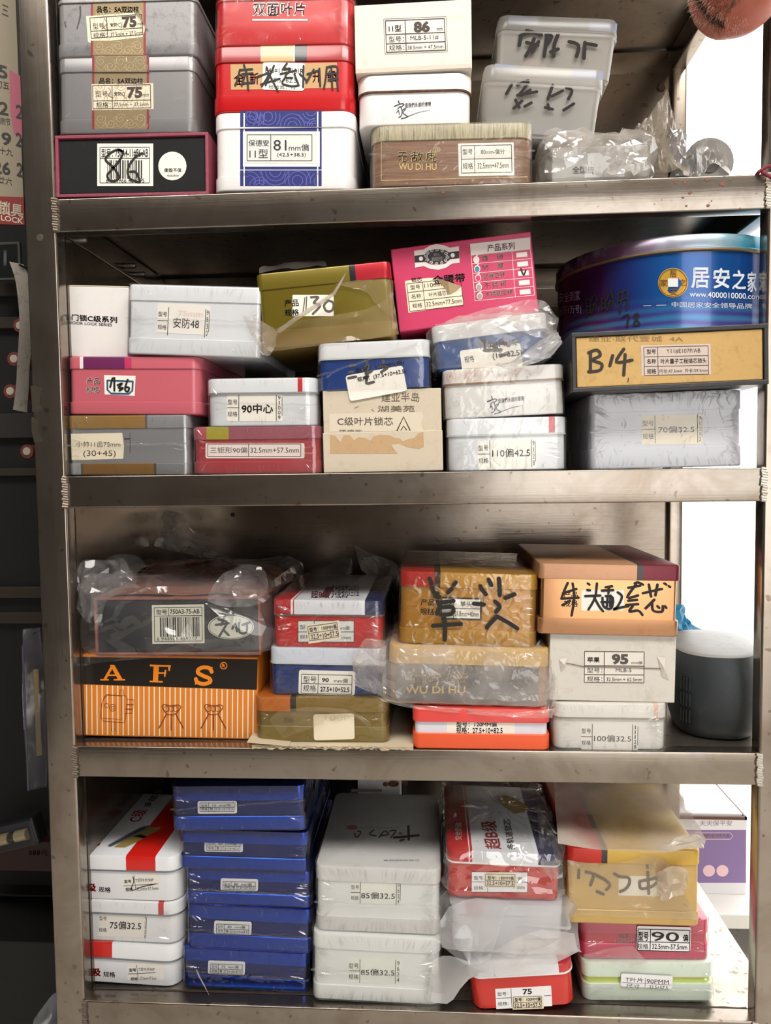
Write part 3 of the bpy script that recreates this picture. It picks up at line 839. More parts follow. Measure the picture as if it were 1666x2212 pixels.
# --- C3 carton 86
T = place('white_carton', (766, 12), (1020, -3), (768, 160), (1019, 148), .002, on=C2)
tag(T.o, 'dirty white carton marked 86 mm standing on the white slogan tin', 'carton')
CART = mat('dirty_white_card', '#ddd6cc', .7, dirt=.3, dirtcol='#a89a8a', scale=45, bump=.15)
T.D = .22; MB().box(-T.W / 2, T.W / 2, 0, T.D, 0, T.H, .0012).build('box_body', CART, T.o)
MB().box(-T.W / 2 + .001, T.W / 2 - .001, -.0006, .001, .0005, .006, .0003).build('bottom_flap', mat('card_edge', '#cfc4b6', .8), T.o)
s = sticker(T, (829, 39, 965, 114), mat('carton_label', '#e3dcd2', .6), -2.3, off=.0002); I = Ink(-2.3, (829, 39))
I.frame(829, 41, 964, 117, .7); I.table(832.5, 45, 960, 113, (875,), (75, 95), 1.8); I.text('11型', 839, 55, 866, 69, .02).text('86', 893, 49, 928, 73, .05).text('mm', 943, 65, 955, 71)
I.text('型号：', 838, 79, 871, 92).text('规格：', 838, 98, 871, 110).text('MLB-5-11#', 885, 80, 946, 90).text('38.5mm + 47.5mm', 878, 101, 955, 109); I.put(T, 'printing', INKB, s, .0005)
# --- D1/D2 translucent plastic boxes
def tplastic():
    t = NT('frosted_plastic'); v = t.coord()
    tr = t.node('ShaderNodeBsdfTransparent'); df = t.node('ShaderNodeBsdfDiffuse'); tl = t.node('ShaderNodeBsdfTranslucent'); gl = t.node('ShaderNodeBsdfGlossy')
    tr.inputs[0].default_value = lin('#f1efec')
    for q in (df, tl): q.inputs[0].default_value = lin('#efece6')
    gl.inputs['Roughness'].default_value = .22
    a = t.node('ShaderNodeMixShader'); a.inputs[0].default_value = .5; t.link(df.outputs[0], a.inputs[1]); t.link(tl.outputs[0], a.inputs[2])
    b = t.node('ShaderNodeMixShader'); b.inputs[0].default_value = .34; t.link(tr.outputs[0], b.inputs[1]); t.link(a.outputs[0], b.inputs[2])
    fr = schlick(t, .04)
    c = t.node('ShaderNodeMixShader'); t.link(fr.outputs[0], c.inputs[0]); t.link(b.outputs[0], c.inputs[1]); t.link(gl.outputs[0], c.inputs[2])
    t.link(c.outputs[0], t.out.inputs[0]); return t.m
FROST = tplastic()
FROST2 = film('frosted_thick', .4, '#e6e2dc', .2, .02, 20.)
def clearbox(q, Y, on, label, yaw=0., lift=0., roll=None):
    T = place('clear_plastic_box', *q, Y, on=on, yaw=yaw, lift=lift, roll=roll); T.D = .2
    tag(T.o, label, 'plastic box', 'translucent plastic boxes'); W, H, D = T.W, T.H, T.D; t = .0016
    lh = H * .27; tp = .006   # tapers to the bottom
    o1 = lprism(W, D, .014, [(0.002, tp + .002), (.004, tp), (H - lh, .0025)], 6, caps=(True, False))
    o2 = lprism(W, D, .014, [(.005, tp + t), (H - lh, .0025 + t)], 6, caps=(True, False))
    mb = MB(); mb.add(*o1); mb.add(o2[0], [f[::-1] for f in o2[1]]); mb.build('tub', FROST, T.o, True)
    mb = MB(); mb.add(*lprism(W, D, .016, [(0, tp + .003), (0.0035, tp + .002)], 6, caps=(False, False)))
    mb.add(*lprism(W, D, .016, [(H - lh - .005, .001), (H - lh - .0035, .0), (H - lh - .001, 0), (H - lh + .0005, .0015)], 6, caps=(False, False))); mb.build('foot_and_rim', FROST2, T.o, True)
    mb = MB(); mb.add(*lprism(W, D, .016, [(H - lh, .0005), (H - lh + .002, 0), (H - .007, .0012), (H - .0025, .0025), (H, .008)], 6, caps=(False, True)))
    mb.build('lid', FROST, T.o, True)
    return T
PB = clearbox(((1035, 122), (1308, 152), (1025, 262), (1285, 282)), .05, C1, 'translucent plastic box with dim marker characters, lower of the two', lift=.003, roll=-5.5)
PBb = clearbox(((1068, 17), (1338, 42), (1058, 140), (1322, 168)), .085, PB, 'translucent plastic box with bold marker characters, upper of the two', roll=-5.0)
MK2 = mat('faded_marker', '#120d0b', .8)
J = Ink(); T = PB
J.strokes([[(1106, 182), (1094, 203)], [(1118, 184), (1142, 174), (1132, 192), (1120, 206)], [(1146, 194), (1126, 206)], [(1118, 206), (1160, 198)], [(1110, 234), (1128, 218)], [(1114, 216), (1122, 232)], [(1134, 230), (1148, 222)],
           [(1194, 184), (1184, 214)], [(1192, 208), (1216, 196)], [(1224, 190), (1236, 196), (1228, 214)], [(1178, 232), (1194, 236)], [(1184, 226), (1186, 236)], [(1218, 238), (1240, 224)]], 6.5)
J.put(T, 'marker_writing', MK2, None, .0009, y=.001)
J = Ink(); T = PBb
J.strokes([[(1126, 76), (1122, 98)], [(1124, 78), (1146, 70), (1170, 76)], [(1138, 66), (1152, 70)], [(1154, 84), (1146, 104), (1136, 121)], [(1138, 92), (1162, 98)], [(1164, 90), (1150, 112)],
           [(1182, 78), (1176, 122)], [(1180, 76), (1192, 78), (1184, 94)], [(1206, 74), (1198, 96), (1196, 122)], [(1190, 112), (1206, 106)],
           [(1230, 90), (1250, 98), (1246, 122)], [(1264, 92), (1262, 126)], [(1266, 94), (1288, 98)]], 8)
J.put(T, 'marker_writing', MK2, None, .0009, y=.001)
def inner_pack(T, name, x0, x1, z0, z1, y0, y1, col, label):
    W = T.W
    o = empty(name, T.mw); tag(o, label, 'packet', 'packets inside the plastic boxes')
    MB().box(x0 * W / 2, x1 * W / 2, y0, y1, z0 * T.H, z1 * T.H, .002).build('packet_body', mat('pack_' + name + col, col, .5), o)
    MB().box(x0 * W / 2 + .004, x1 * W / 2 - .004, y0 - .0006, y0 + .001, z0 * T.H + .003, z1 * T.H - .003, .0004).build('front_card', mat('pack_card' + col, col, .35), o)
inner_pack(PB, 'blue_lock_packet', -.85, -.1, .06, .36, .025, .17, '#5d6a86', 'blue packet at the left inside the lower plastic box')
inner_pack(PB, 'blue_lock_packet', -.05, .8, .06, .27, .03, .17, '#3c4f86', 'darker blue packet at the right inside the lower plastic box')
inner_pack(PBb, 'pink_lock_packet', -.5, -.1, .08, .55, .04, .17, '#a88078', 'pinkish packet inside the upper plastic box')
inner_pack(PBb, 'grey_lock_packet', -.05, .8, .08, .4, .04, .17, '#a59c90', 'grey packet inside the upper plastic box')
for T, l in ((PB, ((1070, 137, 1123, 150), (1238, 150, 1304, 170))), (PBb, ((1100, 33, 1164, 52), (1274, 46, 1334, 66)))):
    for q in l:
        Ink().poly([(q[0], q[1]), (q[2], q[1] + 5), (q[2] - 2, q[3] + 3), (q[0] - 2, q[3])]).put(T, 'blue_tape', mat('blue_tape', '#7e88a6', .5), None, -.003, y=.002)

# --- E: bagged box, roll and loose film on the right of shelf 1
T = place('bagged_box', (1192, 318), (1400, 312), (1192, 385), (1400, 378), .012, on=S1); T.D = .12
tag(T.o, 'grey white box in a loose clear bag at the right of the top shelf', 'box')
MB().box(-T.W / 2, T.W / 2, 0, T.D, 0, T.H, .002).build('box_body', mat('pale_grey_card', '#b9b8b4', .6, dirt=.2), T.o)
Ink().text('全国统', 1237, 359, 1284, 375, .01).put(T, 'printing', INK, None, .0004)
GBAG = film('grey_loose_bag', .34, '#cfc8c0', .1, .7, 55., 1.6, back=.2)
bag(T, GBAG, (.014, .006, .001, .008), .016, .02, .012, 3, 18.)
sheet(T, 'bag_fold', GBAG, ([(1172, 300, .0), (1185, 285, .02), (1260, 279, .03), (1305, 296, .03)], [(1180, 320, .0), (1200, 330, .0), (1255, 332, .004), (1300, 318, .006)]), 18, 8, .006, 2, 30)
sheet(T, 'bag_fold', GBAG, ([(1285, 330, .002), (1330, 300, .02), (1350, 276, .04), (1395, 280, .05)], [(1290, 372, -.002), (1320, 378, -.002), (1370, 378, -.002), (1395, 360, .0)]), 18, 12, .01, 7, 30)
mbt = MB()
R = empty('bagged_roll', Matrix.Translation(at(1530, 383, .05))); R.location.z = S1
tag(R, 'round roll inside clear plastic at the far right of the top shelf', 'roll')
c = at(1531, 352, .045); rr = c.z - S1
c0 = Vector((0, 0, rr))
MB().tube([c0 + Vector((0, -.002, 0)), c0 + Vector((0, .06, 0))], rr * .96, 24).build('roll_body', mat('grey_roll', '#8e8a84', .5), R, True)
MB().tube([c0 + Vector((0, -.0035, 0)), c0 + Vector((0, .0, 0))], [rr * .42, rr * .42], 18).build('roll_core', mat('dark_core', '#565050', .6, dirt=.6, scale=150), R, True)
TT = Thing(); TT.o = R; TT.mw = Matrix.Translation(Vector((c.x, c.y, S1))); R.matrix_world = TT.mw; TT.mi = TT.mw.inverted()
sheet(TT, 'plastic_cover', film('grey_cover', .5, '#b5afa8', .12, .6, 50., 1.5, back=.15), ([(1506, 380, .02), (1508, 310, .03), (1540, 300, .05), (1578, 320, .06), (1586, 378, .05)], [(1520, 383, .03), (1530, 360, .034), (1545, 350, .034), (1560, 362, .034), (1575, 383, .034)]), 22, 8, .004, 4, 40)
W2 = sheet(None, 'plastic_bag', film('white_bag_film', .85, '#a89c8c', .2, .5, 40., back=.1), ([(1372, 276, .06), (1400, 250, .07), (1425, 225, .08), (1437, 206, .085), (1441, 215, .085)], [(1410, 330, .03), (1425, 360, .02), (1440, 370, .015), (1470, 382, .01), (1500, 384, .012)]), 22, 20, .012, 9, 24)
tag(W2, 'twisted translucent plastic bag with a pointed end standing up on the top shelf', 'plastic bag')
W3 = sheet(None, 'foil_pouch', film('shiny_pouch', .6, '#a8a6a6', .08, .9, 60., 4., back=.1), ([(1445, 285, .05), (1470, 290, .05), (1500, 302, .05), (1510, 318, .05)], [(1440, 355, .03), (1462, 372, .025), (1490, 380, .02), (1502, 380, .02)]), 18, 14, .008, 12, 40)
tag(W3, 'shiny crumpled clear pouch between the pointed bag and the roll', 'plastic bag')
# --- furry pendant at the top right corner
c = at(1590, -30, -.06); r = (at(1690, -30, -.06) - c).x
Fz = empty('fuzzy_pendant', Matrix.Translation(c)); tag(Fz, 'round salmon pink fuzzy object with brown fur hanging at the top right corner', 'ornament')
mb = MB(); mb.lathe([(max(.0005, r * math.sin(a)), -r * 1.02 * math.cos(a)) for a in [math.pi * k / 20 for k in range(21)]], 32)
mesh_obj('pink_ball', [(x * (1 + .05 * nz(x, y, z, 60)), y, z + .003 * nz(x, y, z, 45)) for x, y, z in mb.v], mb.f, mat('salmon_skin', '#b5624f', .55, dirt=.4, dirtcol='#8a4438', scale=110, bump=.5), Fz, True)
rn = random.Random(8); v = []; f = []
for k in range(1400):
    th = rn.uniform(2.3, 4.1); ph = rn.uniform(-1.2, 1.0)
    n = Vector((math.cos(th) * math.cos(ph), -abs(math.sin(th)) * .3 - .3 + math.sin(th) * .5, math.sin(ph))).normalized()
    p = n * r * .97; d = (n + Vector((rn.uniform(-.6, .2), rn.uniform(-.3, .3), rn.uniform(-1., -.2)))).normalized() * rn.uniform(.004, .011)
    w = d.cross(Vector((0, 1, 0))).normalized() * .00035; b = len(v)
    v += [p - w, p + w, p + d]; f.append((b, b + 1, b + 2))
o = mesh_obj('brown_fur', v, f, mat('brown_fur', '#3d2c22', .8), Fz); o['kind'] = 'stuff'
v = []; f = []
for k in range(500):
    th = rn.uniform(3.3, 4.9); n = Vector((math.cos(th), rn.uniform(-.5, .2), math.sin(th))).normalized()
    p = n * r * .98; d = (n + Vector((rn.uniform(-.5, .3), 0, rn.uniform(-.8, 0)))).normalized() * rn.uniform(.003, .009)
    w = d.cross(Vector((0, 1, 0))).normalized() * .00022; b = len(v)
    v += [p - w, p + w, p + d]; f.append((b, b + 1, b + 2))
o = mesh_obj('pale_fringe', v, f, mat('pale_fur', '#d9c6b4', .8), Fz); o['kind'] = 'stuff'
MB().tube([(0, 0, r * .9), (0, .002, .25)], .0012, 6).build('hanging_cord', mat('cord_red', '#7a1c30', .7), Fz, True)
# red cord tied round the right post at shelf 1
mb = MB(); p = at(1648, 372, -.004)
mb.tube([(p.x - .006, .012, p.z - .004), (p.x - .004, -.004, p.z + .001), (p.x + .004, -.006, p.z + .006), (p.x + .014, -.005, p.z + .007), (p.x + .022, -.005, p.z + .002)], .0022, 8)
mb.tube([(p.x - .002, -.006, p.z), (p.x + .006, -.007, p.z - .006), (p.x + .018, -.005, p.z - .012)], .0022, 8)
tag(mb.build('red_string', mat('cord_red', '#7a1c30', .7), None, True), 'dark red string tied around the right post above the top beam weld', 'string')
# ================================================================== SHELF 2
def std_label(T, x0, y0, x1, y1, xa, xb, big, bigbox, date, ang=0., bold=.01, ym=None, m=PAPER, bracket=True, r=4, y=None):
    """the pale stock label: two small captions on the left, a big code in the middle, date digits down the right"""
    s = sticker(T, (x0, y0, x1, y1), m, ang, r=r, y=y); I = Ink(ang, (x0, y0)); h = y1 - y0; ym = ym or (y0 + y1) / 2; w = xa - x0
    I.line(xa, y0 + 2, xa, y1 - 1, 1.3).line(xb, y0 + 2, xb, y1 - 1, 1.3).line(x0 + 1, ym, xa, ym, 1.2)
    I.text('型号', x0 + 2, y0 + h * .2, xa - 3, y0 + h * .2 + w * .42).text('规格', x0 + 2, y0 + h * .64, xa - 3, y0 + h * .64 + w * .42)
    I.text(big, *bigbox, bold); I.col(date, xb + (x1 - xb) * .25, xb + (x1 - xb) * .65, y0 + 3, y1 - 3)
    if bracket: I.line(x1 - 1.5, y0 + 6, x1 - 1.5, y1 - h * .2, 1.1)
    I.put(T, 'printing', INK, s, .0006, y=y)
    return s
def simple_box(T, D, m, bev=.0012, name='box_body'):
    T.D = D; T.ins = 0
    return MB().box(-T.W / 2, T.W / 2, 0, D, 0, T.H, bev).build(name, m, T.o)

# a1 silver tin with gold bands
T = place('silver_lock_tin', (140, 896), (412, 897), (148, 1022), (408, 1018), .012, on=S2)
tag(T.o, 'wrapped silver tin with gold bands and a cream 75mm label, under the pink tin', 'tin')
x1, x2 = xloc(T, 313, 910), xloc(T, 317, 910)
x3, x4, x5, x6 = (xloc(T, p, 1008) for p in (174, 178, 331, 336))
SIL = mat('silver_tin', '#a3a4a9', .3, .55, coat=.2)
tin(T, .25, .0175, .0155, mat('gold_silver_lid', '#a87f3e', .32, .4, bands=((x1, '#6b6455'), (x2, '#98989c'))), SIL, mat('gold_silver_base', '#b5b7b8', .32, .45, bands=((x3, '#6b6455'), (x4, '#9a7034'), (x5, '#5b5142'), (x6, '#8f8f93'))), r=.01)
s = sticker(T, [(153, 937), (264, 935), (268, 965), (266, 991), (155, 994)], CREAM)
Ink().text('小帅11齿75mm', 164, 953, 260, 966).text('(30+45)', 180, 973, 250, 989).put(T, 'printing', INKB, s, .0005)
Ink().line(268, 948, 281, 948, 2.5).line(281, 936, 281, 979, 1).put(T, 'printing', INK, None, .0004)
wrap(T, CLEAR2, seed=11, creases=45, seam=(.5, .52)); a1 = T
# a2 pink/red tin 90
T = place('pink_red_tin', (413, 922), (694, 919), (416, 1021), (692, 1018), .006, on=S2)
tag(T.o, 'wrapped red pink tin with yellow lid patch and a long 90 label', 'tin')
x1, x2 = xloc(T, 444, 935), xloc(T, 494, 935)
tin(T, .24, .017, .0165, mat('pink_lid', '#b0505c', .3, .1, coat=.3, bands=((x1, '#a59a2e'), (x2, '#98505e'))), mat('red_pink_body', '#a8343c', .3, .1, coat=.3), mat('red_pink_base', '#ad3a42', .3, .1, coat=.3), r=.012)
s = sticker(T, (444, 957, 658, 990), mat('pinkish_label', '#e8d9d4', .6), 0, r=4); I = Ink(); I.table(449, 959, 650, 986, (537,), ()); I.text('三钜形90偏', 454, 966, 534, 979).text('32.5mm+57.5mm', 541, 967, 646, 978).put(T, 'printing', INKB, s, .0005)
wrap(T, CLEAR2, seed=12, creases=80); a2 = T
# a3 beige carton C grade
T = place('beige_carton', (697, 844), (956, 838), (699, 1020), (958, 1013), .006, on=S2)
tag(T.o, 'worn beige two-part carton with torn label and pencil notes, under the small blue tin', 'carton')
BEI = mat('beige_card', '#cdc0ab', .75, dirt=.25, dirtcol='#a08c70', scale=50, bump=.15)
T.D = .22; T.ins = 0; zsp = zloc(T, 830, 932)
MB().box(-T.W / 2 + .001, T.W / 2 - .001, .0015, T.D - .001, zsp - .03, T.H, .001).build('tray', BEI, T.o)
MB().box(-T.W / 2, T.W / 2, 0, T.D, 0, zsp, .001).build('sleeve', BEI, T.o)
s = sticker(T, [(712, 894), (912, 890), (915, 900), (910, 915), (915, 930), (712, 933)], mat('carton_slip', '#d8ccb8', .7), y=.0015)
I = Ink(); I.text('C级叶片锁芯', 729, 901, 849, 919).stroke([(858, 930), (872, 900), (886, 929)], 2.4, 1).stroke([(866, 930), (872, 920), (879, 929)], 1.8, 1).text('保德安', 732, 928, 782, 932); I.put(T, 'printing', INKB, s, .0007, y=.0015)
J = Ink(); J.text('建业半岛', 824, 848, 906, 868).text('湖美苑', 816, 876, 896, 890).stroke([(766, 882), (774, 878)], 1, 2).stroke([(802, 884), (808, 888)], 1, 2).put(T, 'pencil_writing', mat('pencil_ink', '#5e5142', .7), None, .0004, y=.0015)
sticker(T, [(713, 939), (724, 941), (735, 955), (743, 940), (756, 940), (765, 951), (775, 944), (790, 946), (800, 952), (808, 942), (820, 939), (842, 940), (853, 946), (864, 947), (871, 953), (884, 948), (895, 946), (904, 936), (915, 933), (916, 965), (905, 970), (880, 966), (862, 958), (846, 960), (850, 968), (860, 980), (713, 980)], mat('torn_kraft', '#c0a078', .8, dirt=.3, dirtcol='#9a7850', scale=90), name='torn_patch', off=.0002)
a3 = T
# a4 white 110
T = place('white_lock_tin', (966, 905), (1227, 899), (968, 1018), (1225, 1012), .003, on=S2)
tag(T.o, 'wrapped white tin with 110 code label and red lid mark, below the rusty slogan tin', 'tin')
WTC = mat('cool_white_tin', '#dfe2e6', .3, coat=.3)
def redmark(T, x0, x1, col='#c2202a', base='#dfe2e6'):
    return mat('white_lid_red_mark', base, .3, coat=.3, bands=((xloc(T, x0, 915), col), (xloc(T, x1, 915), base)))
tin(T, .22, .0215, 0, redmark(T, 1184, 1197), WTC, r=.014, rim=mat('pale_rim', '#c3c8c2', .4))
std_label(T, 1031, 950, 1158, 1012, 1058, 1148, '110偏42.5', (1063, 970, 1145, 989), '9128', ang=-1.2)
wrap(T, CLEAR, seed=14, creases=80); a4 = T
# a5 grey white 70
T = place('white_lock_tin', (1277, 852), (1605, 842), (1277, 1012), (1605, 1002), .02, on=S2)
tag(T.o, 'large wrapped grey white tin with 70 code label, under the gold marker box', 'tin')
WTG = mat('grey_white_tin', '#c4c5cd', .35, coat=.2)
tin(T, .25, .024, .026, WTG, WTG, r=.006)
std_label(T, 1386, 896, 1518, 959, 1415, 1507, '70偏32.5', (1422, 921, 1500, 936), '91212', ang=-.8, m=CREAM)
wrap(T, film('dense_film', .10, '#eeebf0', .1, .5, 70.), seed=15, creases=110, seam=(.5, .5)); a5 = T
# b1 pink tin 1136
T = place('pink_lock_tin', (138, 770), (428, 769), (145, 896), (436, 898), .012, on=a1, yaw=0)
tag(T.o, 'plain pink tin with purple lid stripe and handwritten 1136 label', 'tin')
x1, x2, x3, x4 = (xloc(T, p, 780) for p in (170, 178, 268, 282))
PNK = mat('pink_enamel', '#c4626f', .3, coat=.4)
tin(T, .25, .0165, .0165, mat('pink_purple_lid', '#c4626f', .3, coat=.4, bands=((x1, '#e9dfe0'), (x2, '#6c2a56'), (x3, '#bf3a66'), (x4, '#c4626f'))), PNK, PNK, r=.014)
Ink().text('产品', 186, 815, 216, 830, .025).text('规格', 186, 834, 216, 849, .025).put(T, 'printing', WHITEP, None, .0004)
s = sticker(T, [(225, 810), (293, 812), (291, 855), (226, 852)], PAPER)
I = Ink(); I.stroke([(232, 822), (287, 824)], 4, 1).stroke([(232, 822), (232, 842), (240, 850), (278, 851), (286, 844), (287, 824)], 4, 1); I.put(T, 'printing', mat('slate_blue_print', '#2d587c', .5), s, .0005)
J = Ink(); J.strokes([[(243, 817), (238, 836)], [(247, 816), (247, 844)], [(254, 832), (264, 828), (256, 838), (266, 838), (258, 844)], [(276, 820), (270, 840), (276, 846), (279, 838), (272, 836)]], 4.2); J.put(T, 'marker_writing', MARK, s, .0008)
b1 = T
# b2 white 90 centre
T = place('white_lock_tin', (443, 818), (684, 815), (445, 922), (685, 919), .004, on=a2)
tag(T.o, 'wrapped white tin with 90 code label and red lid mark, on the red pink tin', 'tin')
tin(T, .2, .0195, 0, redmark(T, 642, 654), WTC, r=.016, rim=mat('grey_rim', '#8f9092', .4))
s = std_label(T, 490, 851, 611, 910, 516, 597, '90中心', (522, 872, 590, 893), '91009', bold=.035)
wrap(T, CLEAR, seed=17, creases=60, seam=(.48, .42)); b2 = T
# b3 small blue tin
T = place('blue_white_tin', (684, 742), (930, 731), (690, 846), (931, 838), .004, on=a3)
tag(T.o, 'small blue tin with white lid and tilted smudged 110MM label, on the beige carton', 'tin')
BLUE = mat('blue_enamel', '#10397f', .25, coat=.5); WLID = mat('white_lid', '#dcdee0', .3, coat=.3)
tin(T, .2, .021, 0, WLID, BLUE, r=.013, rim=mat('pale_rim', '#c3c8c2', .4))
s = sticker(T, (744, 790, 870, 846), PAPER, -10.5, r=6); I = Ink(-10.5, (744, 790)); 
I.text('型号：110MM(偏)', 766, 800, 872, 813, .015).text('规格：(37.5+10+62.5)', 766, 819, 873, 832, .03); I.put(T, 'printing', INK, s, .0006)
J = Ink(-10.5, (744, 790)); J.strokes([[(756, 793), (768, 793)], [(752, 806), (760, 806)], [(748, 818), (764, 818)], [(782, 806), (796, 798), (786, 816), (800, 812)], [(782, 824), (790, 820), (784, 836), (800, 836)], [(818, 806), (836, 810), (820, 818)], [(792, 790), (793, 794)], [(828, 794), (829, 798)]], 6); J.put(T, 'smudged_marker', mat('smudged_ink', '#4a4644', .6), s, .0005)
wrap(T, CLEAR, seed=18, creases=40, seam=(.3, .97)); b3 = T
# b4 white rusty slogan tin
T = place('white_lock_tin', (959, 799), (1222, 785), (961, 908), (1225, 894), .004, on=a4)
tag(T.o, 'white slogan tin with rusty lid edges on the second shelf, above the 110 tin', 'tin')
RLID = mat('rusty_white_lid', '#dcd8d2', .4, dirt=.75, dirtcol='#9a5a2a', scale=24)
tin(T, .21, .019, 0, RLID, mat('white_tin_rust', '#e0deda', .35, dirt=.3, dirtcol='#8d7458', scale=30, coat=.2), r=.014, rim=mat('rust_rim', '#8c6a4c', .6, dirt=.6, scale=60))
home_print(T, 1052, 854, 1.0, -6)
wrap(T, CLEAR, seed=19, creases=24); b4 = T
# b5 gold slipcase B14
T = place('gold_slipcase_box', (1237, 717), (1662, 700), (1238, 855), (1664, 833), -.02, on=a5)
tag(T.o, 'long gold fronted box with black edges and B14 written in marker', 'box')
T.D = .25; W, H = T.W, T.H; e = .0055; BK = mat('black_edge_card', '#1b1918', .4, dirt=.25, dirtcol='#5a5048', scale=60)
mb = MB(); mb.box(-W / 2, W / 2, 0, T.D, 0, e, .0008); mb.box(-W / 2, W / 2, 0, T.D, H - e, H, .0008)
mb.box(-W / 2, -W / 2 + e, .0002, T.D, e * .8, H - e * .8, .0008); mb.box(W / 2 - e, W / 2, .0002, T.D, e * .8, H - e * .8, .0008); mb.build('sleeve', BK, T.o)
MB().box(-W / 2 + e + .0004, W / 2 - e - .0004, .0025, T.D - .002, e + .0003, H - e - .0003, .001).build('inner_box', mat('gold_foil_card', '#b08d52', .36, .35, dirt=.35, dirtcol='#7d5c28', scale=80), T.o); T.ins = .0025
s = sticker(T, (1385, 746, 1535, 812), mat('mauve_label', '#c9b8ad', .6), -1.2); I = Ink(-1.2, (1385, 746)); I.table(1391, 750, 1530, 811, (1421,), (771, 792), 1.2)
I.text('型号', 1397, 755, 1417, 765, .01).text('名称', 1397, 776, 1417, 786, .01).text('规格', 1397, 797, 1417, 808, .01).text('Y11#E107P/AB', 1440, 755, 1513, 765).text('叶片量子工程插芯锁头', 1427, 776, 1526, 787, .01).text('内长:47.5mm  外长:59.5mm', 1424, 798, 1528, 807); I.put(T, 'printing', INKB, s, .0005)
J = Ink(); J.strokes([[(1276, 762), (1276, 804)], [(1272, 762), (1290, 756), (1297, 768), (1280, 778), (1300, 786), (1296, 800), (1272, 803)], [(1324, 768), (1318, 790)], [(1348, 754), (1332, 782), (1366, 778)], [(1351, 766), (1348, 810)]], 7); J.stroke([(1358, 816), (1357, 826)], 1.5, 2); J.put(T, 'marker_writing', mat('brown_marker', '#2a1e10', .6), None, .0006)
Ink().text('建业·联代壹城  4A', 1272, 726, 1476, 738).put(T, 'faded_writing', mat('faded_ink', '#8a6a34', .5), None, .0004)
b5 = T
# c1 white carton
T = place('white_carton', (125, 616), (273, 622), (130, 766), (273, 768), .03, on=b1)
tag(T.o, 'white carton with a line of black door lock lettering, beside the left post', 'carton')
simple_box(T, .24, mat('white_card', '#e6e1de', .6, dirt=.1, dirtcol='#b0a49a', scale=30)); MB().box(-T.W / 2, T.W / 2, 0.0, .05, T.H, T.H + .0016, .0005).build('top_flap', mat('card_edge', '#cfc4b6', .8), T.o)
I = Ink(); I.stext('福基门锁C级系列', 118, 676, 253, 690, 8, .03).stext('FUDC DOOR LOCK SERIES', 118, 692, 242, 698, 7, .01); I.put(T, 'printing', INK, None, .0004)
# c2 white wrapped 48
T = place('white_lock_tin', (273, 612), (561, 621), (272, 769), (558, 777), .008, on=b1)
tag(T.o, 'wrapped white tin with 48 code label, overhanging the pink tin', 'tin')
tin(T, .26, .021, .021, WTC, WTC, r=.006)
std_label(T, 341, 660, 455, 724, 365, 445, '安防48', (376, 684, 432, 706), '9830', ang=3, bold=.0, m=mat('cream_white_label', '#efeae2', .6))
Ink(3, (341, 660)).text('75mm', 385, 668, 440, 680, .03).put(T, 'faded_print', mat('ghost_print', '#e6d3cc', .6), None, .0005)
wrap(T, CLEAR, seed=22, creases=80, seam=(.5, .5)); c2 = T
# c3 gold tin 135
T = place('gold_lock_tin', (556, 585), (848, 567), (572, 763), (862, 724), .006, on=b3)
tag(T.o, 'olive gold tin with red lid corner and torn film, tilted above the small blue tin', 'tin')
x1, x2 = xloc(T, 754, 585), xloc(T, 767, 585)
GLD = mat('olive_gold_tin', '#7c6d22', .3, .45, coat=.2)
tin(T, .24, .0215, .021, mat('olive_gold_lid', '#7c6d22', .3, .4, coat=.2, bands=((x1, '#26222a'), (x2, '#b21f2c'))), GLD, r=.009, base=mat('olive_gold_base', '#8c7434', .35, .4))
I = Ink(-2); I.text('产品', 591, 668, 622, 684, .03).text('规格', 591, 689, 622, 704, .03); I.put(T, 'printing', INK, None, .0004)
s = sticker(T, (632, 637, 721, 683), PAPER, 0, r=2)
J = Ink(); J.strokes([[(659, 642), (655, 673)], [(663, 640), (661, 670)]], 2.2); J.strokes([[(672, 642), (688, 642), (678, 654), (692, 660), (676, 678)]], 5); J.strokes([[(708, 650), (700, 660), (706, 672), (718, 670), (720, 654), (706, 648)]], 5); J.put(T, 'marker_writing', mat('grey_marker', '#5a534c', .6), s, .0006)
TORN = film('torn_film', .28, '#d9c39a', .14, .6, 40.)
sheet(T, 'torn_film', TORN, ([(566, 724, .004), (620, 700, .004), (700, 684, .003), (790, 668, .003), (850, 640, .003)], [(572, 760, .003), (640, 752, .003), (720, 742, .003), (800, 732, .003), (862, 722, .003)]), 24, 8, .0015, 1, 60)
sheet(T, 'torn_film', TORN, ([(724, 612, .0035), (770, 606, .0035), (820, 604, .0035), (850, 606, .0035)], [(724, 614, .0035), (790, 630, .0035), (810, 655, .0035), (850, 690, .0035)]), 16, 8, .0012, 3, 60)
sheet(T, 'torn_film', film('white_torn_film', .55, '#e3d5c6', .2, .5, 40.), ([(520, 678, -.01), (548, 690, -.014), (580, 702, -.008), (602, 718, .0)], [(566, 768, -.004), (575, 764, -.01), (590, 752, -.006), (602, 720, .0)]), 14, 12, .008, 5, 40)
mb = MB(); pts = [at(602, 716, .0), at(640, 688, -.004), at(690, 656, -.006), at(722, 634, -.008), at(735, 612, -.01), at(747, 590, -.012)]
pts = [T.mi @ p for p in pts]; mb.tube(pts, [.003, .0028, .0026, .0022, .0016, .0003], 6); mb.build('twisted_film_strip', film('white_torn_film', .55, '#e3d5c6', .2, .5, 40.), T.o, True)
sheet(T, 'torn_film', film('grey_scrap', .3, '#8d8580', .15, .5, 40.), ([(560, 580, .01), (590, 572, .02), (660, 560, .05), (702, 562, .04)], [(560, 590, .004), (600, 582, .004), (660, 577, .004), (706, 574, .004)]), 16, 5, .003, 8, 50)
c3 = T
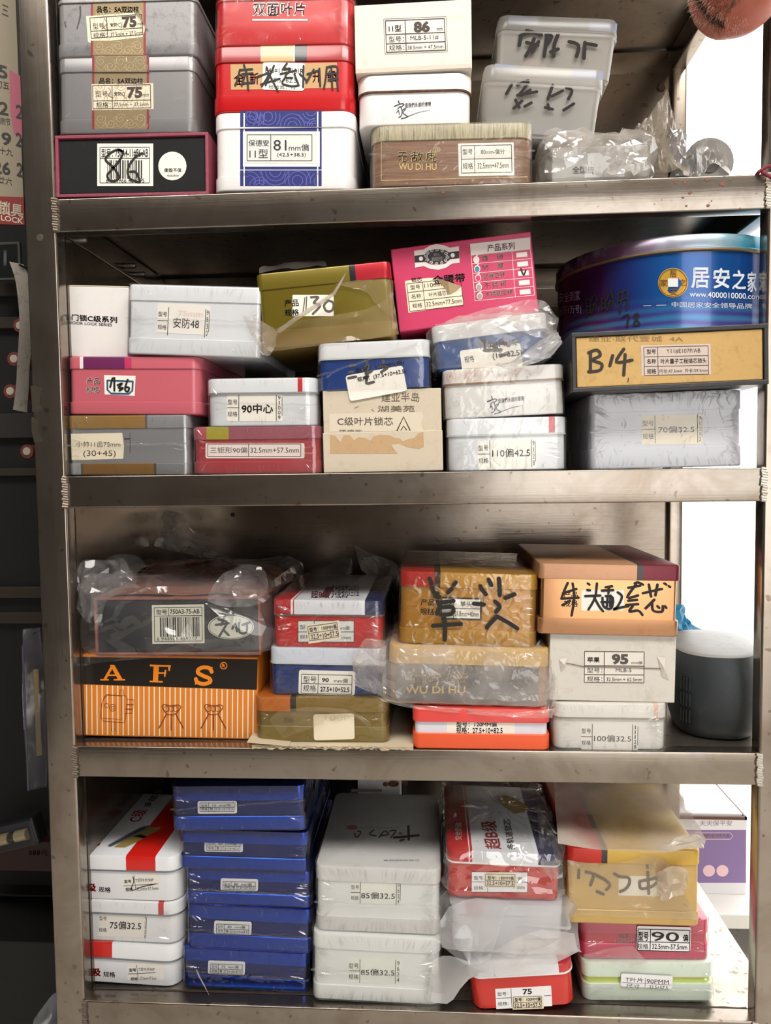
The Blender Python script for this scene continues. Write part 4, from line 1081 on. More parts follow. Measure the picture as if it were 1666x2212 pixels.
# c5 bagged blue tin
T = place('blue_white_tin', (938, 702), (1192, 672), (946, 806), (1194, 772), .012, on=b4)
tag(T.o, 'blue tin with white lid in a loose milky bag, below the pink carton', 'tin')
tin(T, .2, .021, 0, WLID, mat('blue_enamel_mid', '#1d4a86', .25, coat=.5), r=.013)
s = sticker(T, (992, 741, 1124, 789), PAPER, -7.5, r=5); I = Ink(-7.5, (992, 741)); I.text('规格', 999, 771, 1020, 786).text('110MM(偏', 1036, 747, 1114, 764, .01).text('(10+62.5)', 1060, 772, 1124, 788, .02); I.put(T, 'printing', INK, s, .0006)
J = Ink(-7.5, (992, 741)); J.strokes([[(1034, 750), (1046, 742), (1046, 758)], [(1056, 748), (1070, 762)], [(1044, 764), (1080, 768)], [(1082, 748), (1098, 760)], [(1078, 780), (1094, 776)]], 8); J.put(T, 'smudged_marker', mat('smudged_ink', '#4a4644', .6), s, .0005)
bag(T, film('milky_bag_b', .22, '#efe9e4', .13, .6, 50.), (.004, .006, .0, .006), .004, .012, .009, 31, 24.)
sheet(T, 'bag_fold', MILKY, ([(940, 700, .006), (1000, 678, .02), (1080, 662, .02), (1130, 648, .02), (1180, 655, .02), (1206, 690, .02)], [(945, 730, .004), (1010, 716, .0), (1080, 712, .0), (1130, 720, -.002), (1170, 730, -.004), (1200, 735, .0)]), 26, 10, .006, 3, 34)
sheet(T, 'bag_fold', film('white_bag_film', .5, '#e9e6e6', .2, .5, 40.), ([(1115, 782, -.004), (1150, 745, -.01), (1190, 722, -.014), (1208, 713, -.01)], [(1060, 792, -.002), (1120, 796, -.004), (1180, 778, -.006), (1214, 745, -.004)]), 16, 10, .006, 6, 36)
c5 = T
# c4 pink carton
T = place('pink_carton', (854, 532), (1161, 501), (868, 701), (1170, 655), .035, on=c5, lift=.001)
tag(T.o, 'bright pink carton with apple checklist and peeling label, leaning above the bagged tin', 'carton')
HOT = mat('hot_pink_card', '#c82e5e', .45, coat=.15); simple_box(T, .22, HOT, .0015)
ROSE = mat('rose_white_print', '#eee0dc', .5)
L4 = -5.6
P = lambda x, y: (840 + x * 380 / 1666, 480 + y * 240 / 1052)
# belt emblem
I = Ink(); I.poly([P(240, 270), P(330, 258), P(390, 222), P(450, 207), P(520, 218), P(580, 240), P(664, 228), P(672, 384), P(600, 392), P(540, 432), P(470, 450), P(390, 440), P(330, 415), P(250, 430)])
s = I.put(T, 'belt_emblem', ROSE, None, .0003)
I = Ink(); I.poly([P(244, 318), P(340, 306), P(370, 270), P(450, 252), P(530, 262), P(570, 285), P(666, 272), P(668, 340), P(580, 352), P(540, 390), P(470, 402), P(390, 398), P(350, 375), P(248, 382)]); I.put(T, 'emblem_print', mat('emblem_black', '#1e1620', .5), s, .0005)
I = Ink(); I.text('佛山', *P(425, 292), *P(480, 318), .02).text('金腰带', *P(405, 325), *P(512, 368), .02).ell(*P(305, 345), 4.4, 4.8).ell(*P(606, 313), 4.4, 4.8)
for k in range(12):
    a = k * .5236; I.spiral(*P(455 + 100 * math.cos(a), 326 + 66 * math.sin(a)), 4.2, 1.4, 1.1, a)
I.put(T, 'emblem_print', mat('emblem_white', '#e6dcd8', .5), s, .0007)
I = Ink(L4, P(400, 560)); a, b = P(415, 490), P(725, 570)
I.text('金腰带', a[0], 596, b[0], 616, .03).text('锁芯', 889, 596, 912, 606, .02); I.put(T, 'printing', mat('dark_maroon_print', '#5a1030', .5), None, .0004)
s = sticker(T, [P(153, 556), P(380, 527), P(445, 528), P(580, 684), P(688, 612), P(712, 780), P(187, 858)], CREAM)
I = Ink(-6.5, P(165, 575)); q = P(165, 575)
x0, y0 = q; I.table(x0 + 1, y0 + 2, x0 + 118, y0 + 62, (x0 + 35,), (y0 + 21, y0 + 41), 1.1)
I.text('型号', x0 + 8, y0 + 6, x0 + 29, y0 + 16).text('名称', x0 + 8, y0 + 26, x0 + 29, y0 + 36).text('规格', x0 + 8, y0 + 46, x0 + 29, y0 + 56).text('110mm', x0 + 38, y0 + 6, x0 + 80, y0 + 15).text('叶片插芯锁', x0 + 46, y0 + 26, x0 + 93, y0 + 36).text('32.5mm+77.5mm', x0 + 38, y0 + 46, x0 + 115, y0 + 56)
I.put(T, 'printing', INKB, s, .0006)
c = project(T, [P(445, 528), P(580, 684), P(688, 612), P(560, 575)], 'front', .0006); c = np.array(c); c[3][1] -= .008; c[2][1] -= .002
mesh_obj('peeled_corner', list(c), [(0, 1, 3), (1, 2, 3)], mat('label_back', '#c9b48c', .7), T.o)
s = Ink().poly([P(770, 205), P(1340, 143), P(1342, 258), P(778, 315)]).put(T, 'list_heading', ROSE, None, .0003)
Ink(L4, P(930, 215)).text('产品系列', P(930, 0)[0], P(0, 213)[1], P(1190, 0)[0], P(0, 278)[1] + 1, .01).put(T, 'printing', mat('maroon_print', '#7a1a3c', .5), s, .0005)
I = Ink()
for (ya, yb) in ((315, 258), (395, 345), (486, 430), (572, 522), (658, 606), (745, 690)): I.line(*P(780 + (ya - 315) * .08, ya), *P(1342 + (ya - 315) * .09, yb), 1)
I.line(*P(780, 315), *P(818, 745), 1).line(*P(1166, 275), *P(1200, 712), 1).line(*P(1342, 258), *P(1382, 690), 1)
for k, tx in enumerate(('普    通', '防    暴', '防暴空转', '不 锈 钢', '不锈钢空转')):
    y = 325 + k * 86; x = 880 + k * 8; xe = (1085, 1090, 1102, 1106, 1172)[k]; sk = -(xe - x) * .115 * 240 / 1052
    a, b = P(x, y - 8), P(xe, y + 42); I.stext(tx, a[0], a[1], b[0], b[1], sk, .015)
I.put(T, 'printing', ROSE, None, .0003)
APP = ('#eee6dc', '#2f86a0', '#d02e68', '#a39a94', '#a39a94')
for k in range(5):
    cx, cy = P(830 + k * 8, 355 + k * 86)
    I = Ink(); I.ell(cx, cy, 6.6, 7.8).stroke([(cx, cy - 7), (cx + 3, cy - 11)], 2.4, 1); s = I.put(T, 'apple_icon', ROSE, None, .0003)
    if k: Ink().ell(cx, cy + .6, 5.0, 6.0).put(T, 'apple_fill', mat('apple' + APP[k], APP[k], .5), s, .0005)
    a = P(1207 + k * 8, 290 + k * 88); b = P(1310 + k * 8, 335 + k * 88)
    Ink(L4, a).rect(a[0], a[1], b[0], b[1]).put(T, 'check_box', ROSE, None, .0003)
Ink().stroke([P(1252, 440), P(1278, 500), P(1298, 455)], 3.4).put(T, 'check_mark', MARK, None, .0006)
# c6 big round tin
zt0 = b5.zt + .0005; cx, cy = at(1442, 600, .155).x, .165
T = Thing(); T.mw = Matrix.Translation(Vector((cx, cy, zt0))); T.mi = T.mw.inverted(); T.o = empty('round_cookie_tin', T.mw); T.ins = 0
T.R = abs(at(1204, 640, cy).x - cx); R = T.R * .985; T.R = R; T.cyl = (0, 0); T.W = 2 * R
zl = at(1480, 541, cy - R).z - zt0; zt = at(1480, 505, cy - R).z - zt0; T.H = zt
tag(T.o, 'big round blue and purple tin with gold coin emblem behind the right post', 'tin')
t = NT('galaxy_print'); p = t.node('ShaderNodeBsdfPrincipled'); tc = t.node('ShaderNodeTexCoord'); sx = t.node('ShaderNodeSeparateXYZ'); t.link(tc.outputs['Object'], sx.inputs[0])
mr = t.node('ShaderNodeMapRange'); mr.inputs[1].default_value = -R; mr.inputs[2].default_value = R; t.link(sx.outputs['X'], mr.inputs[0])
base = t.ramp(mr.outputs[0], [(0, lin('#120d2c')), (.12, lin('#28123a')), (.22, lin('#1f2f74')), (.35, lin('#14549a')), (.6, lin('#0c478a')), (.8, lin('#0e2f6c')), (1, lin('#101c44'))])
mz = t.node('ShaderNodeMapRange'); mz.inputs[1].default_value = 0; mz.inputs[2].default_value = zl; t.link(sx.outputs['Z'], mz.inputs[0])
wv = t.node('ShaderNodeTexWave', wave_type='BANDS', bands_direction='Z'); wv.inputs['Scale'].default_value = 26; wv.inputs['Distortion'].default_value = 5; wv.inputs['Detail'].default_value = 3; wv.inputs['Detail Scale'].default_value = .6
t.link(t.coord((.35, .35, 1)), wv.inputs['Vector'])
lowf = t.ramp(mz.outputs[0], [(0, G(.6)), (.2, G(.35)), (.4, G(.08)), (.5, G(0))])
hl = t.mix(wv.outputs['Fac'], lin('#6b2f86'), lin('#5aa8d0'))
t.link(t.mix(lowf, base, hl), p.inputs['Base Color']); p.inputs['Roughness'].default_value = .22; p.inputs['Metallic'].default_value = .25; p.inputs['Coat Weight'].default_value = .3
t.link(p.outputs[0], t.out.inputs[0]); GAL = t.m
mb = MB(); mb.lathe([(R - .002, 0), (R, .002), (R, zl + .002)], 96); mb.build('body', GAL, T.o, True)
t = NT('galaxy_lid'); p = t.node('ShaderNodeBsdfPrincipled'); tc = t.node('ShaderNodeTexCoord'); sx = t.node('ShaderNodeSeparateXYZ'); t.link(tc.outputs['Object'], sx.inputs[0])
mr = t.node('ShaderNodeMapRange'); mr.inputs[1].default_value = -R; mr.inputs[2].default_value = R; t.link(sx.outputs['X'], mr.inputs[0])
nn = t.noise(t.coord(), 30, 4, .6)
base = t.ramp(mr.outputs[0], [(0, lin('#3b2a3c')), (.18, lin('#6c4660')), (.35, lin('#8f8a9a')), (.55, lin('#9fb4c2')), (.68, lin('#3f93ac')), (.82, lin('#1c7fae')), (1, lin('#125a92'))])
t.link(t.mix(t.ramp(nn, [(.5, G(0)), (.7, G(.3))]), base, lin('#c9d4da')), p.inputs['Base Color']); p.inputs['Roughness'].default_value = .25; p.inputs['Metallic'].default_value = .4
t.link(p.outputs[0], t.out.inputs[0])
mb = MB(); mb.lathe([(R + .0015, zl), (R + .0028, zl + .001), (R + .0028, zl + .003), (R + .002, zl + .004), (R + .0022, zt - .003), (R + .0005, zt - .0005), (R - .004, zt)], 96); mb.build('lid', t.m, T.o, True)
mb = MB(); mb.lathe([(R + .0022, zl - .0012), (R + .0036, zl - .0002), (R + .0036, zl + .0016), (R + .0022, zl + .0024)], 96); mb.build('lid_rim', mat('brass_rim', '#8a7350', .4, .6), T.o, True)
P = lambda x, y: (1190 + x * 476 / 1666, 480 + y * 380 / 1330)
cxp, cyp = P(925, 457); I = Ink(); I.ell(cxp, cyp, 32.5, 32, 40); s = I.put(T, 'gold_coin', mat('coin_gold', '#c79a3a', .35, .4), None, .0004, 'cyl')
I = Ink(); I.ring(cxp, cyp, 30, 29.5, 1.6).text('居', cxp - 7, cyp - 27, cxp + 8, cyp - 12, .01).text('家', cxp - 28, cyp - 7, cxp - 12, cyp + 8, .01).text('之', cxp + 13, cyp - 8, cxp + 29, cyp + 6, .01).text('安', cxp - 7, cyp + 12, cxp + 9, cyp + 27, .01); I.put(T, 'coin_print', mat('coin_brown', '#6a4414', .5), s, .0007, 'cyl')
I = Ink(); I.rect(cxp - 11, cyp - 9, cxp + 11, cyp + 9); I.put(T, 'coin_square', mat('coin_white', '#d9d8dc', .5), s, .0009, 'cyl')
I = Ink()
for ch, a, b, c_, d in (('居', 1062, 342, 1200, 498), ('安', 1228, 345, 1354, 500), ('之', 1372, 360, 1476, 508), ('家', 1488, 372, 1556, 528)): I.text(ch, *P(a, b), *P(c_, d), .03)
I.stext('www.4000010000.com', *P(1050, 520), *P(1590, 564), 6, .01).stext('中国居家安全领导品牌', *P(915, 600), *P(1525, 642), 4); I.line(*P(700, 632), *P(872, 626), 1)
I.put(T, 'printing', mat('silver_print', '#cfd4de', .4), None, .0005, 'cyl')
I = Ink(); I.stext('安全到家', *P(60, 535), *P(222, 610), -6).stext('(万1万号)', *P(75, 640), *P(230, 710), -5); I.put(T, 'printing', mat('pink_print', '#a892b4', .5), None, .0005, 'cyl')
J = Ink(); W_ = [[(270, 565), (272, 718)], [(270, 590), (296, 585), (298, 690)], [(275, 640), (295, 632)], [(275, 690), (300, 682)], [(318, 560), (305, 600)], [(335, 545), (350, 600)], [(312, 630), (345, 615), (338, 670)], [(328, 630), (310, 690)],
       [(385, 580), (385, 668)], [(385, 585), (410, 578), (412, 655)], [(388, 620), (410, 612)], [(388, 655), (412, 650)], [(440, 548), (425, 590)], [(455, 515), (470, 575)], [(430, 615), (470, 590), (462, 650)], [(448, 610), (425, 665)],
       [(510, 545), (505, 610)], [(505, 545), (580, 520), (575, 660)], [(510, 595), (575, 575)], [(545, 530), (520, 685)],
       [(542, 715), (590, 700), (575, 790)], [(660, 690), (632, 700), (650, 735), (672, 770), (630, 778), (640, 745), (665, 700)]]
J.strokes([[P(*q) for q in st] for st in W_], 3.8); J.put(T, 'marker_writing', MARK, None, .001, 'cyl'); c6 = T
# ================================================================== SHELF 3
# d1 orange AFS carton
T = place('orange_carton', (176, 1414), (558, 1420), (178, 1588), (554, 1597), .03, on=S3)
tag(T.o, 'orange and black striped carton lettered A F S at the left of the third shelf', 'carton')
ORG = mat('orange_card', '#e68424', .45, coat=.2); simple_box(T, .24, ORG, .002)
yb0 = [(179, 1478), (555, 1490)]
P = lambda x, y: (160 + x * 420 / 1666, 1380 + y * 260 / 1031)
s = Ink().poly([(178, 1419), (557, 1424), (555, 1490), (178, 1478)]).put(T, 'black_header', mat('black_gloss_card', '#1c1613', .3, coat=.3), None, .0003)
I = Ink(); n = 33
for k in range(n):
    f = (k + .6) / n; xa = 180 + 372 * f; xb = 181 + 370 * f; yt = 1479 + 12 * f; yb = 1586 + 9 * f
    I.poly([(xa - 1.3, yt), (xa + 1.5, yt), (xb + 1.5, yb), (xb - 1.3, yb)])
o = I.put(T, 'white_stripes', mat('stripe_white', '#f2e2cc', .5), None, .0003); o['kind'] = 'stuff'
OP = mat('orange_print', '#f08a1c', .45)
# slab-serif capitals
I = Ink(); I.poly([P(305, 222), P(345, 222), P(415, 345), P(375, 345)]); I.poly([P(318, 228), P(332, 250), P(275, 350), P(250, 350)]); I.poly([P(288, 305), P(365, 305), P(372, 318), P(282, 318)]); I.poly([P(225, 345), P(298, 345), P(298, 357), P(225, 357)]); I.poly([P(340, 345), P(437, 345), P(437, 357), P(340, 357)])
I.put(T, 'letter_a', OP, s, .0006)
I = Ink(); I.poly([P(682, 222), P(728, 224), P(720, 366), P(676, 364)]); I.poly([P(650, 220), P(830, 225), P(829, 240), P(650, 236)]); I.poly([P(806, 225), P(830, 225), P(820, 278), P(808, 270)]); I.poly([P(720, 285), P(790, 287), P(790, 300), P(720, 299)]); I.poly([P(776, 268), P(792, 265), P(782, 328), P(770, 322)]); I.poly([P(648, 358), P(760, 362), P(760, 376), P(646, 371)])
I.put(T, 'letter_f', OP, s, .0006)
I = Ink(); I.stroke([P(1180, 282), P(1160, 252), P(1110, 244), P(1068, 262), P(1064, 292), P(1110, 318), P(1160, 340), P(1165, 370), P(1110, 386), P(1058, 372), P(1044, 345)], 8.5, 5); I.poly([P(1168, 240), P(1188, 240), P(1182, 300), P(1172, 300)]); I.poly([P(1042, 330), P(1054, 330), P(1048, 392), P(1036, 392)]); I.put(T, 'letter_s', OP, s, .0006)
I = Ink(); I.ring(*P(1282, 230), 7.2, 7.2, 1.8); I.text('R', *P(1268, 214), *P(1298, 246), .02); I.put(T, 'registered_mark', OP, s, .0006)
I = Ink(); LN = 1.1
I.stroke([P(290, 482), P(410, 492), P(408, 690), P(235, 680), P(235, 560), P(262, 500), P(290, 482)], LN, 1).stroke([P(280, 478), P(440, 486), P(458, 520), P(440, 690), P(425, 718), P(250, 705), P(228, 680), P(240, 550), P(262, 492), P(280, 478)], LN, 1)
I.ring(*P(332, 590), 7, 7.4, LN).ring(*P(332, 590), 3, 3.2, LN).ring(*P(278, 570), 4.4, 4.6, LN).stroke([P(390, 480), P(395, 440), P(420, 432), P(425, 478)], LN, 1).stroke([P(450, 520), P(510, 520), P(512, 560), P(450, 560)], LN, 1).stroke([P(445, 565), P(508, 568), P(505, 600), P(442, 600)], LN, 1).stroke([P(440, 605), P(500, 606), P(498, 636), P(436, 640)], LN, 1).stroke([P(325, 700), P(320, 790), P(352, 792), P(350, 706)], LN, 1)
BLP = mat('brown_line_print', '#8a3c10', .5); I.put(T, 'lock_drawing', BLP, None, .0006)
for cx in (832, 1194):
    I = Ink(); I.stroke([P(cx - 78, 580), P(cx - 60, 562), P(cx, 575), P(cx + 62, 566), P(cx + 82, 590), P(cx + 40, 640), P(cx, 650), P(cx - 45, 640), P(cx - 78, 580)], 2, 2)
    for k in (-1, 0, 1): I.stroke([P(cx + k * 40, 645), P(cx + k * 105, 765 if k else 780)], 2.6, 1).ring(*P(cx + k * 38, 600), 6, 5.4, LN)
    I.put(T, 'key_drawing', BLP, None, .0006)
sheet(T, 'wrap_edge', CLEAR2, ([(172, 1412, .028), (210, 1408, .026), (330, 1412, .026), (460, 1414, .026), (560, 1414, .026)], [(174, 1440, .028), (215, 1432, .028), (330, 1422, .028), (460, 1420, .028), (560, 1418, .028)]), 24, 5, .004, 2, 60)
d1 = T
# d2 bagged black box
T = place('slipcase_box', (204, 1291), (566, 1289), (204, 1404), (560, 1402), .026, on=d1)
tag(T.o, 'black barcode slipcase box inside a big clear bag, on the orange carton', 'box')
T.D = .24; W, H = T.W, T.H; e = .0035
mb = MB(); mb.box(-W / 2, W / 2, 0, T.D, 0, e, .0008); mb.box(-W / 2, W / 2, 0, T.D, H - e, H, .0008); mb.box(-W / 2, -W / 2 + e, .0002, T.D, e * .8, H - e * .8, .0008); mb.box(W / 2 - e, W / 2, .0002, T.D, e * .8, H - e * .8, .0008)
mb.build('sleeve', mat('brown_red_card', '#8a5248', .55, dirt=.2), T.o)
MB().box(-W / 2 + e + .0004, W / 2 - e - .0004, .003, T.D - .002, e + .0003, H - e - .0004, .001).build('inner_box', mat('black_card_b', '#10161a', .6), T.o); T.ins = .003
s = sticker(T, (328, 1307, 441, 1391), mat('aged_label', '#d6d6c4', .6), -.8); I = Ink(-.8, (328, 1307)); I.table(333, 1313, 436, 1386, (), (1331,)); I.text('型号', 337, 1317, 361, 1328, .02).line(364, 1313, 364, 1331).text('750A3-75-AB', 367, 1317, 431, 1327, .02).barcode(345, 1334, 431, 1376, 9).text('6 944966 459257', 338, 1377, 425, 1384); I.put(T, 'printing', INK, s, .0005)
s = sticker(T, [(499 + 50 * math.cos(k * .2618), 1354 + 27 * math.sin(k * .2618)) for k in range(24)], mat('aged_label', '#d6d6c4', .6), name='oval_seal')
J = Ink(); J.ring(499, 1354, 47, 25, 1).strokes([[(472, 1338), (490, 1342)], [(486, 1330), (478, 1350)], [(466, 1350), (494, 1346)], [(490, 1348), (474, 1374)], [(484, 1362), (494, 1372)], [(502, 1358), (508, 1348), (512, 1364)], [(516, 1346), (518, 1366), (532, 1366), (534, 1346)], [(524, 1350), (540, 1344)]], 5); J.put(T, 'marker_writing', mat('teal_marker', '#2c3438', .5), s, .0007)
BAGC = film('clear_bag', .10, '#e6e2e4', .1, .7, 40., 1.5)
bag(T, BAGC, (.022, .012, .001, .012), .022, .025, .018, 41, 13.)
sheet(T, 'bag_fold', film('milky_bag_c', .2, '#e6e2e4', .12, .6, 45., 1.3), ([(166, 1225, .03), (190, 1212, .04), (250, 1210, .04), (265, 1205, .05), (300, 1250, .06)], [(172, 1330, .012), (190, 1345, .008), (215, 1310, .01), (250, 1280, .02), (300, 1270, .03)]), 18, 14, .012, 4, 30)
sheet(T, 'bag_fold', MILKY, ([(228, 1208, .08), (250, 1198, .10), (295, 1200, .11), (312, 1215, .11)], [(250, 1230, .07), (270, 1245, .06), (290, 1245, .06), (318, 1225, .08)]), 12, 8, .008, 6, 30)
sheet(T, 'bag_fold', film('milky_bag_c', .2, '#e6e2e4', .12, .6, 45., 1.3), ([(448, 1290, .01), (470, 1250, .03), (520, 1222, .05), (565, 1225, .05), (580, 1260, .04)], [(452, 1300, .004), (480, 1310, .0), (530, 1310, .0), (565, 1300, .004), (582, 1290, .02)]), 18, 12, .012, 9, 30)
sheet(T, 'twisted_bag_neck', film('clear_neck', .42, '#cfc8c0', .12, .6, 60., 1.4), ([(340, 1150, .30), (400, 1160, .28), (450, 1185, .24), (512, 1213, .16)], [(335, 1180, .30), (400, 1196, .26), (450, 1205, .22), (505, 1216, .15)]), 16, 6, .006, 3, 50)
sheet(T, 'twisted_bag_neck', film('clear_neck', .42, '#cfc8c0', .12, .6, 60., 1.4), ([(312, 1116, .32), (340, 1104, .32), (390, 1108, .31), (412, 1130, .31), (452, 1168, .30)], [(340, 1152, .32), (350, 1160, .32), (385, 1165, .30), (410, 1172, .30), (440, 1178, .28)]), 16, 10, .012, 8, 45)
# reddish wrapped load behind it on the box
sheet(T, 'brown_paper_lump', mat('brown_wrap', '#7d5040', .6, dirt=.3, dirtcol='#5a382c', scale=40), ([(288, 1252, .10), (340, 1215, .16), (430, 1208, .2), (520, 1214, .2), (600, 1225, .2), (622, 1260, .18)], [(205, 1290, .03), (290, 1282, .03), (400, 1286, .03), (480, 1280, .03), (540, 1288, .03), (566, 1290, .03)]), 24, 14, .008, 5, 20)
d2 = T
# cardboard sheet under e1
T = place('cardboard_sheet', (545, 1600), (893, 1612), (545, 1612), (893, 1621), .0, on=S3, roll=0)
tag(T.o, 'flattened frayed cardboard sheet lying under the orange cornered gold tin', 'cardboard')
T.H = .0045; T.zt = S3 + .0045; W = T.W; rn = random.Random(3)
CB = mat('kraft_pale', '#cdbfa4', .8, dirt=.2, dirtcol='#9c8a6c', scale=70)
v = []; f = []; n = 46
for lay, z0, z1 in ((0, 0, .0016), (1, .0017, .003), (2, .0031, .0045)):
    b = len(v)
    for k in range(n + 1):
        x = -W / 2 + W * k / n; y = -.002 + rn.uniform(-.003, .004) * (1.3 - .3 * lay); v += [(x, y, z0), (x, y - .0006, z1), (x, .16, z1), (x, .16, z0)]
    for k in range(n):
        a = b + 4 * k; f += [(a, a + 4, a + 5, a + 1), (a + 1, a + 5, a + 6, a + 2), (a + 2, a + 6, a + 7, a + 3), (a + 3, a + 7, a + 4, a)]
mesh_obj('corrugated_layers', v, f, CB, T.o)
v2, f2 = MB().box(-W / 2 - .006, -W / 2 + .05, -.004, .03, .0046, .0056).v, [(0, 2, 3, 1), (4, 5, 7, 6), (0, 1, 5, 4), (2, 6, 7, 3), (0, 4, 6, 2), (1, 3, 7, 5)]
mesh_obj('bent_corner', [(x, y, z + max(0, -x - W / 2 + .03) * .12) for x, y, z in v2], f2, CB, T.o)
cbd = T
# e1 gold tin with orange corner
T = place('gold_lock_tin', (552, 1506), (840, 1508), (553, 1603), (838, 1606), .012, on=cbd)
tag(T.o, 'olive gold tin with orange lid corner, blank label and torn film, on cardboard', 'tin')
x1, x2 = xloc(T, 625, 1520), xloc(T, 637, 1520)
GL2 = mat('olive_gold_tin_b', '#7d6628', .32, .45)
tin(T, .23, .0195, .0215, mat('orange_gold_lid', '#c26a24', .34, .2, bands=((x1, '#2b2624'), (x2, '#84692c'))), GL2, mat('olive_gold_base_b', '#84702f', .34, .4), r=.01)
s = sticker(T, (677, 1541, 765, 1597), CREAM, -1.5, r=5, y=-.0012, off=.0004); Ink(-1.5, (677, 1541)).text('100P', 702, 1546, 756, 1558).put(T, 'faded_print', mat('ghost_print_b', '#d9cbb0', .6), s, .0007, y=-.0012)
Ink().text('规格', 613, 1550, 634, 1562).put(T, 'printing', INK, None, .0004)
sheet(T, 'torn_film', TORN, ([(582, 1556, .008), (600, 1538, .008), (640, 1530, .006), (700, 1528, .008), (760, 1535, .008), (800, 1560, .01)], [(612, 1596, .006), (640, 1584, .004), (680, 1570, .006), (720, 1556, .008), (770, 1550, .008), (805, 1590, .01)]), 20, 8, .003, 7, 50)
wrap(T, film('gold_tint_film', .06, '#d9c8a0', .12, .5, 60.), seed=42, creases=16); e1 = T
# e2 blue tin 90mm
T = place('blue_white_tin', (580, 1398), (842, 1402), (583, 1503), (826, 1508), .02, on=e1)
tag(T.o, 'blue tin with white lid and neat 90 mm label, under the red striped tin', 'tin')
tin(T, .22, .0215, 0, mat('white_lid_cool', '#cfd4e0', .3, coat=.3), mat('deep_blue_enamel', '#0f2f6e', .25, coat=.5), r=.012, rim=mat('pale_rim', '#c3c8c2', .4))
s = sticker(T, (646, 1450, 768, 1502), PAPER, 1.5, r=5); I = Ink(1.5, (646, 1450)); I.table(652, 1456, 761, 1497, (688,), (1476,), 1.2); I.text('型号', 656, 1460, 684, 1474).text('规格', 656, 1479, 684, 1493).text('90', 696, 1463, 711, 1472, .03).text('mm偏', 722, 1463, 752, 1473).text('27.5+10+52.5', 693, 1482, 756, 1493, .03); I.put(T, 'printing', INK, s, .0006)
wrap(T, CLEAR, seed=43, creases=30); e2 = T
# e3 red white blue tin
T = place('red_white_blue_tin', (586, 1296), (830, 1297), (590, 1395), (826, 1400), .022, on=e2)
tag(T.o, 'wrapped red tin with white and navy lid and layered 100MM labels, third shelf', 'tin')
x1, x2, x3, x4, x5, x6 = (xloc(T, p, 1310) for p in (628, 631, 633.5, 636, 779, 787))
def rwb(key, xs, red='#b3161c'):
    a, b, c, d, e_, f_ = xs
    return mat(key, red, .28, coat=.4, bands=((a, '#e8e4e4'), (b, red), (c, '#e8e4e4'), (d, '#dcdde2'), (e_, '#e9e9ee'), (f_, '#141f4c')))
tin(T, .24, .0205, 0, rwb('red_white_navy_lid', (x1, x2, x3, x4, x5, x6)), mat('red_enamel_b', '#c21c1c', .28, coat=.4), r=.011, rim=mat('dark_rim', '#5d5650', .5))
s = sticker(T, (644, 1341, 765, 1387), GREYP, 0); I = Ink(); I.table(644, 1341, 765, 1387, (679,), (1365,), 1.3).text('型号', 648, 1350, 672, 1359).text('规格', 648, 1371, 672, 1380).text('mm偏', 730, 1352, 755, 1361).text('62.5mm', 720, 1373, 758, 1381); I.put(T, 'printing', INK, s, .0005)
s = sticker(T, (661, 1350, 733, 1391), CREAM, -8, off=.0007); I = Ink(-8, (661, 1350)); I.table(664, 1354, 728, 1385, (), (1369,), 1.2).text('型号：100MM偏', 667, 1357, 726, 1367, .02).text('32.5+10+57.5', 668, 1372, 727, 1383, .02); I.put(T, 'printing', INKB, s, .001)
I = Ink(); I.poly([(690, 1290), (706, 1268), (722, 1268), (710, 1290)]); I.put(T, 'lid_print', mat('dull_red_print', '#7a3038', .5), None, .0003, 'top')
I = Ink(); I.text('超B级', 672, 1276, 712, 1292, .03); I.put(T, 'lid_print', mat('dull_red_print', '#7a3038', .5), None, .0004, 'top')
I = Ink(); I.text('多功能锁芯', 716, 1262, 752, 1292, .02).text('安全防盗', 752, 1262, 776, 1288); I.put(T, 'lid_print', INKN, None, .0003, 'top')
wrap(T, film('crinkled_film', .05, '#f0eeee', .1, .55, 70., 1.5), seed=44, creases=90); e3 = T
# f1 orange white tin 120
T = place('orange_white_tin', (891, 1528), (1189, 1534), (891, 1624), (1189, 1626), .002, on=S3)
tag(T.o, 'tin with coral lid, white body and orange base, marked 120MM', 'tin')
tin(T, .24, .0185, .0205, mat('coral_plastic', '#e04a44', .35, coat=.2), mat('white_body', '#dcdce6', .3, coat=.2), mat('orange_plastic', '#ec5a2a', .35, coat=.2), r=.01, ins=.003)
s = sticker(T, [(966, 1559), (1112, 1561), (1112, 1591), (970, 1586), (965, 1580)], PAPER); I = Ink(); I.text('型号：120MM偏', 986, 1559, 1073, 1570, .02).text('规格：27.5+10+82.5', 986, 1570, 1086, 1585, .02); I.put(T, 'printing', INK, s, .0006)
I = Ink(); I.line(1000, 1584, 1000, 1590).line(1000, 1590, 1082, 1590); I.put(T, 'printing', INK, None, .0003); f1 = T
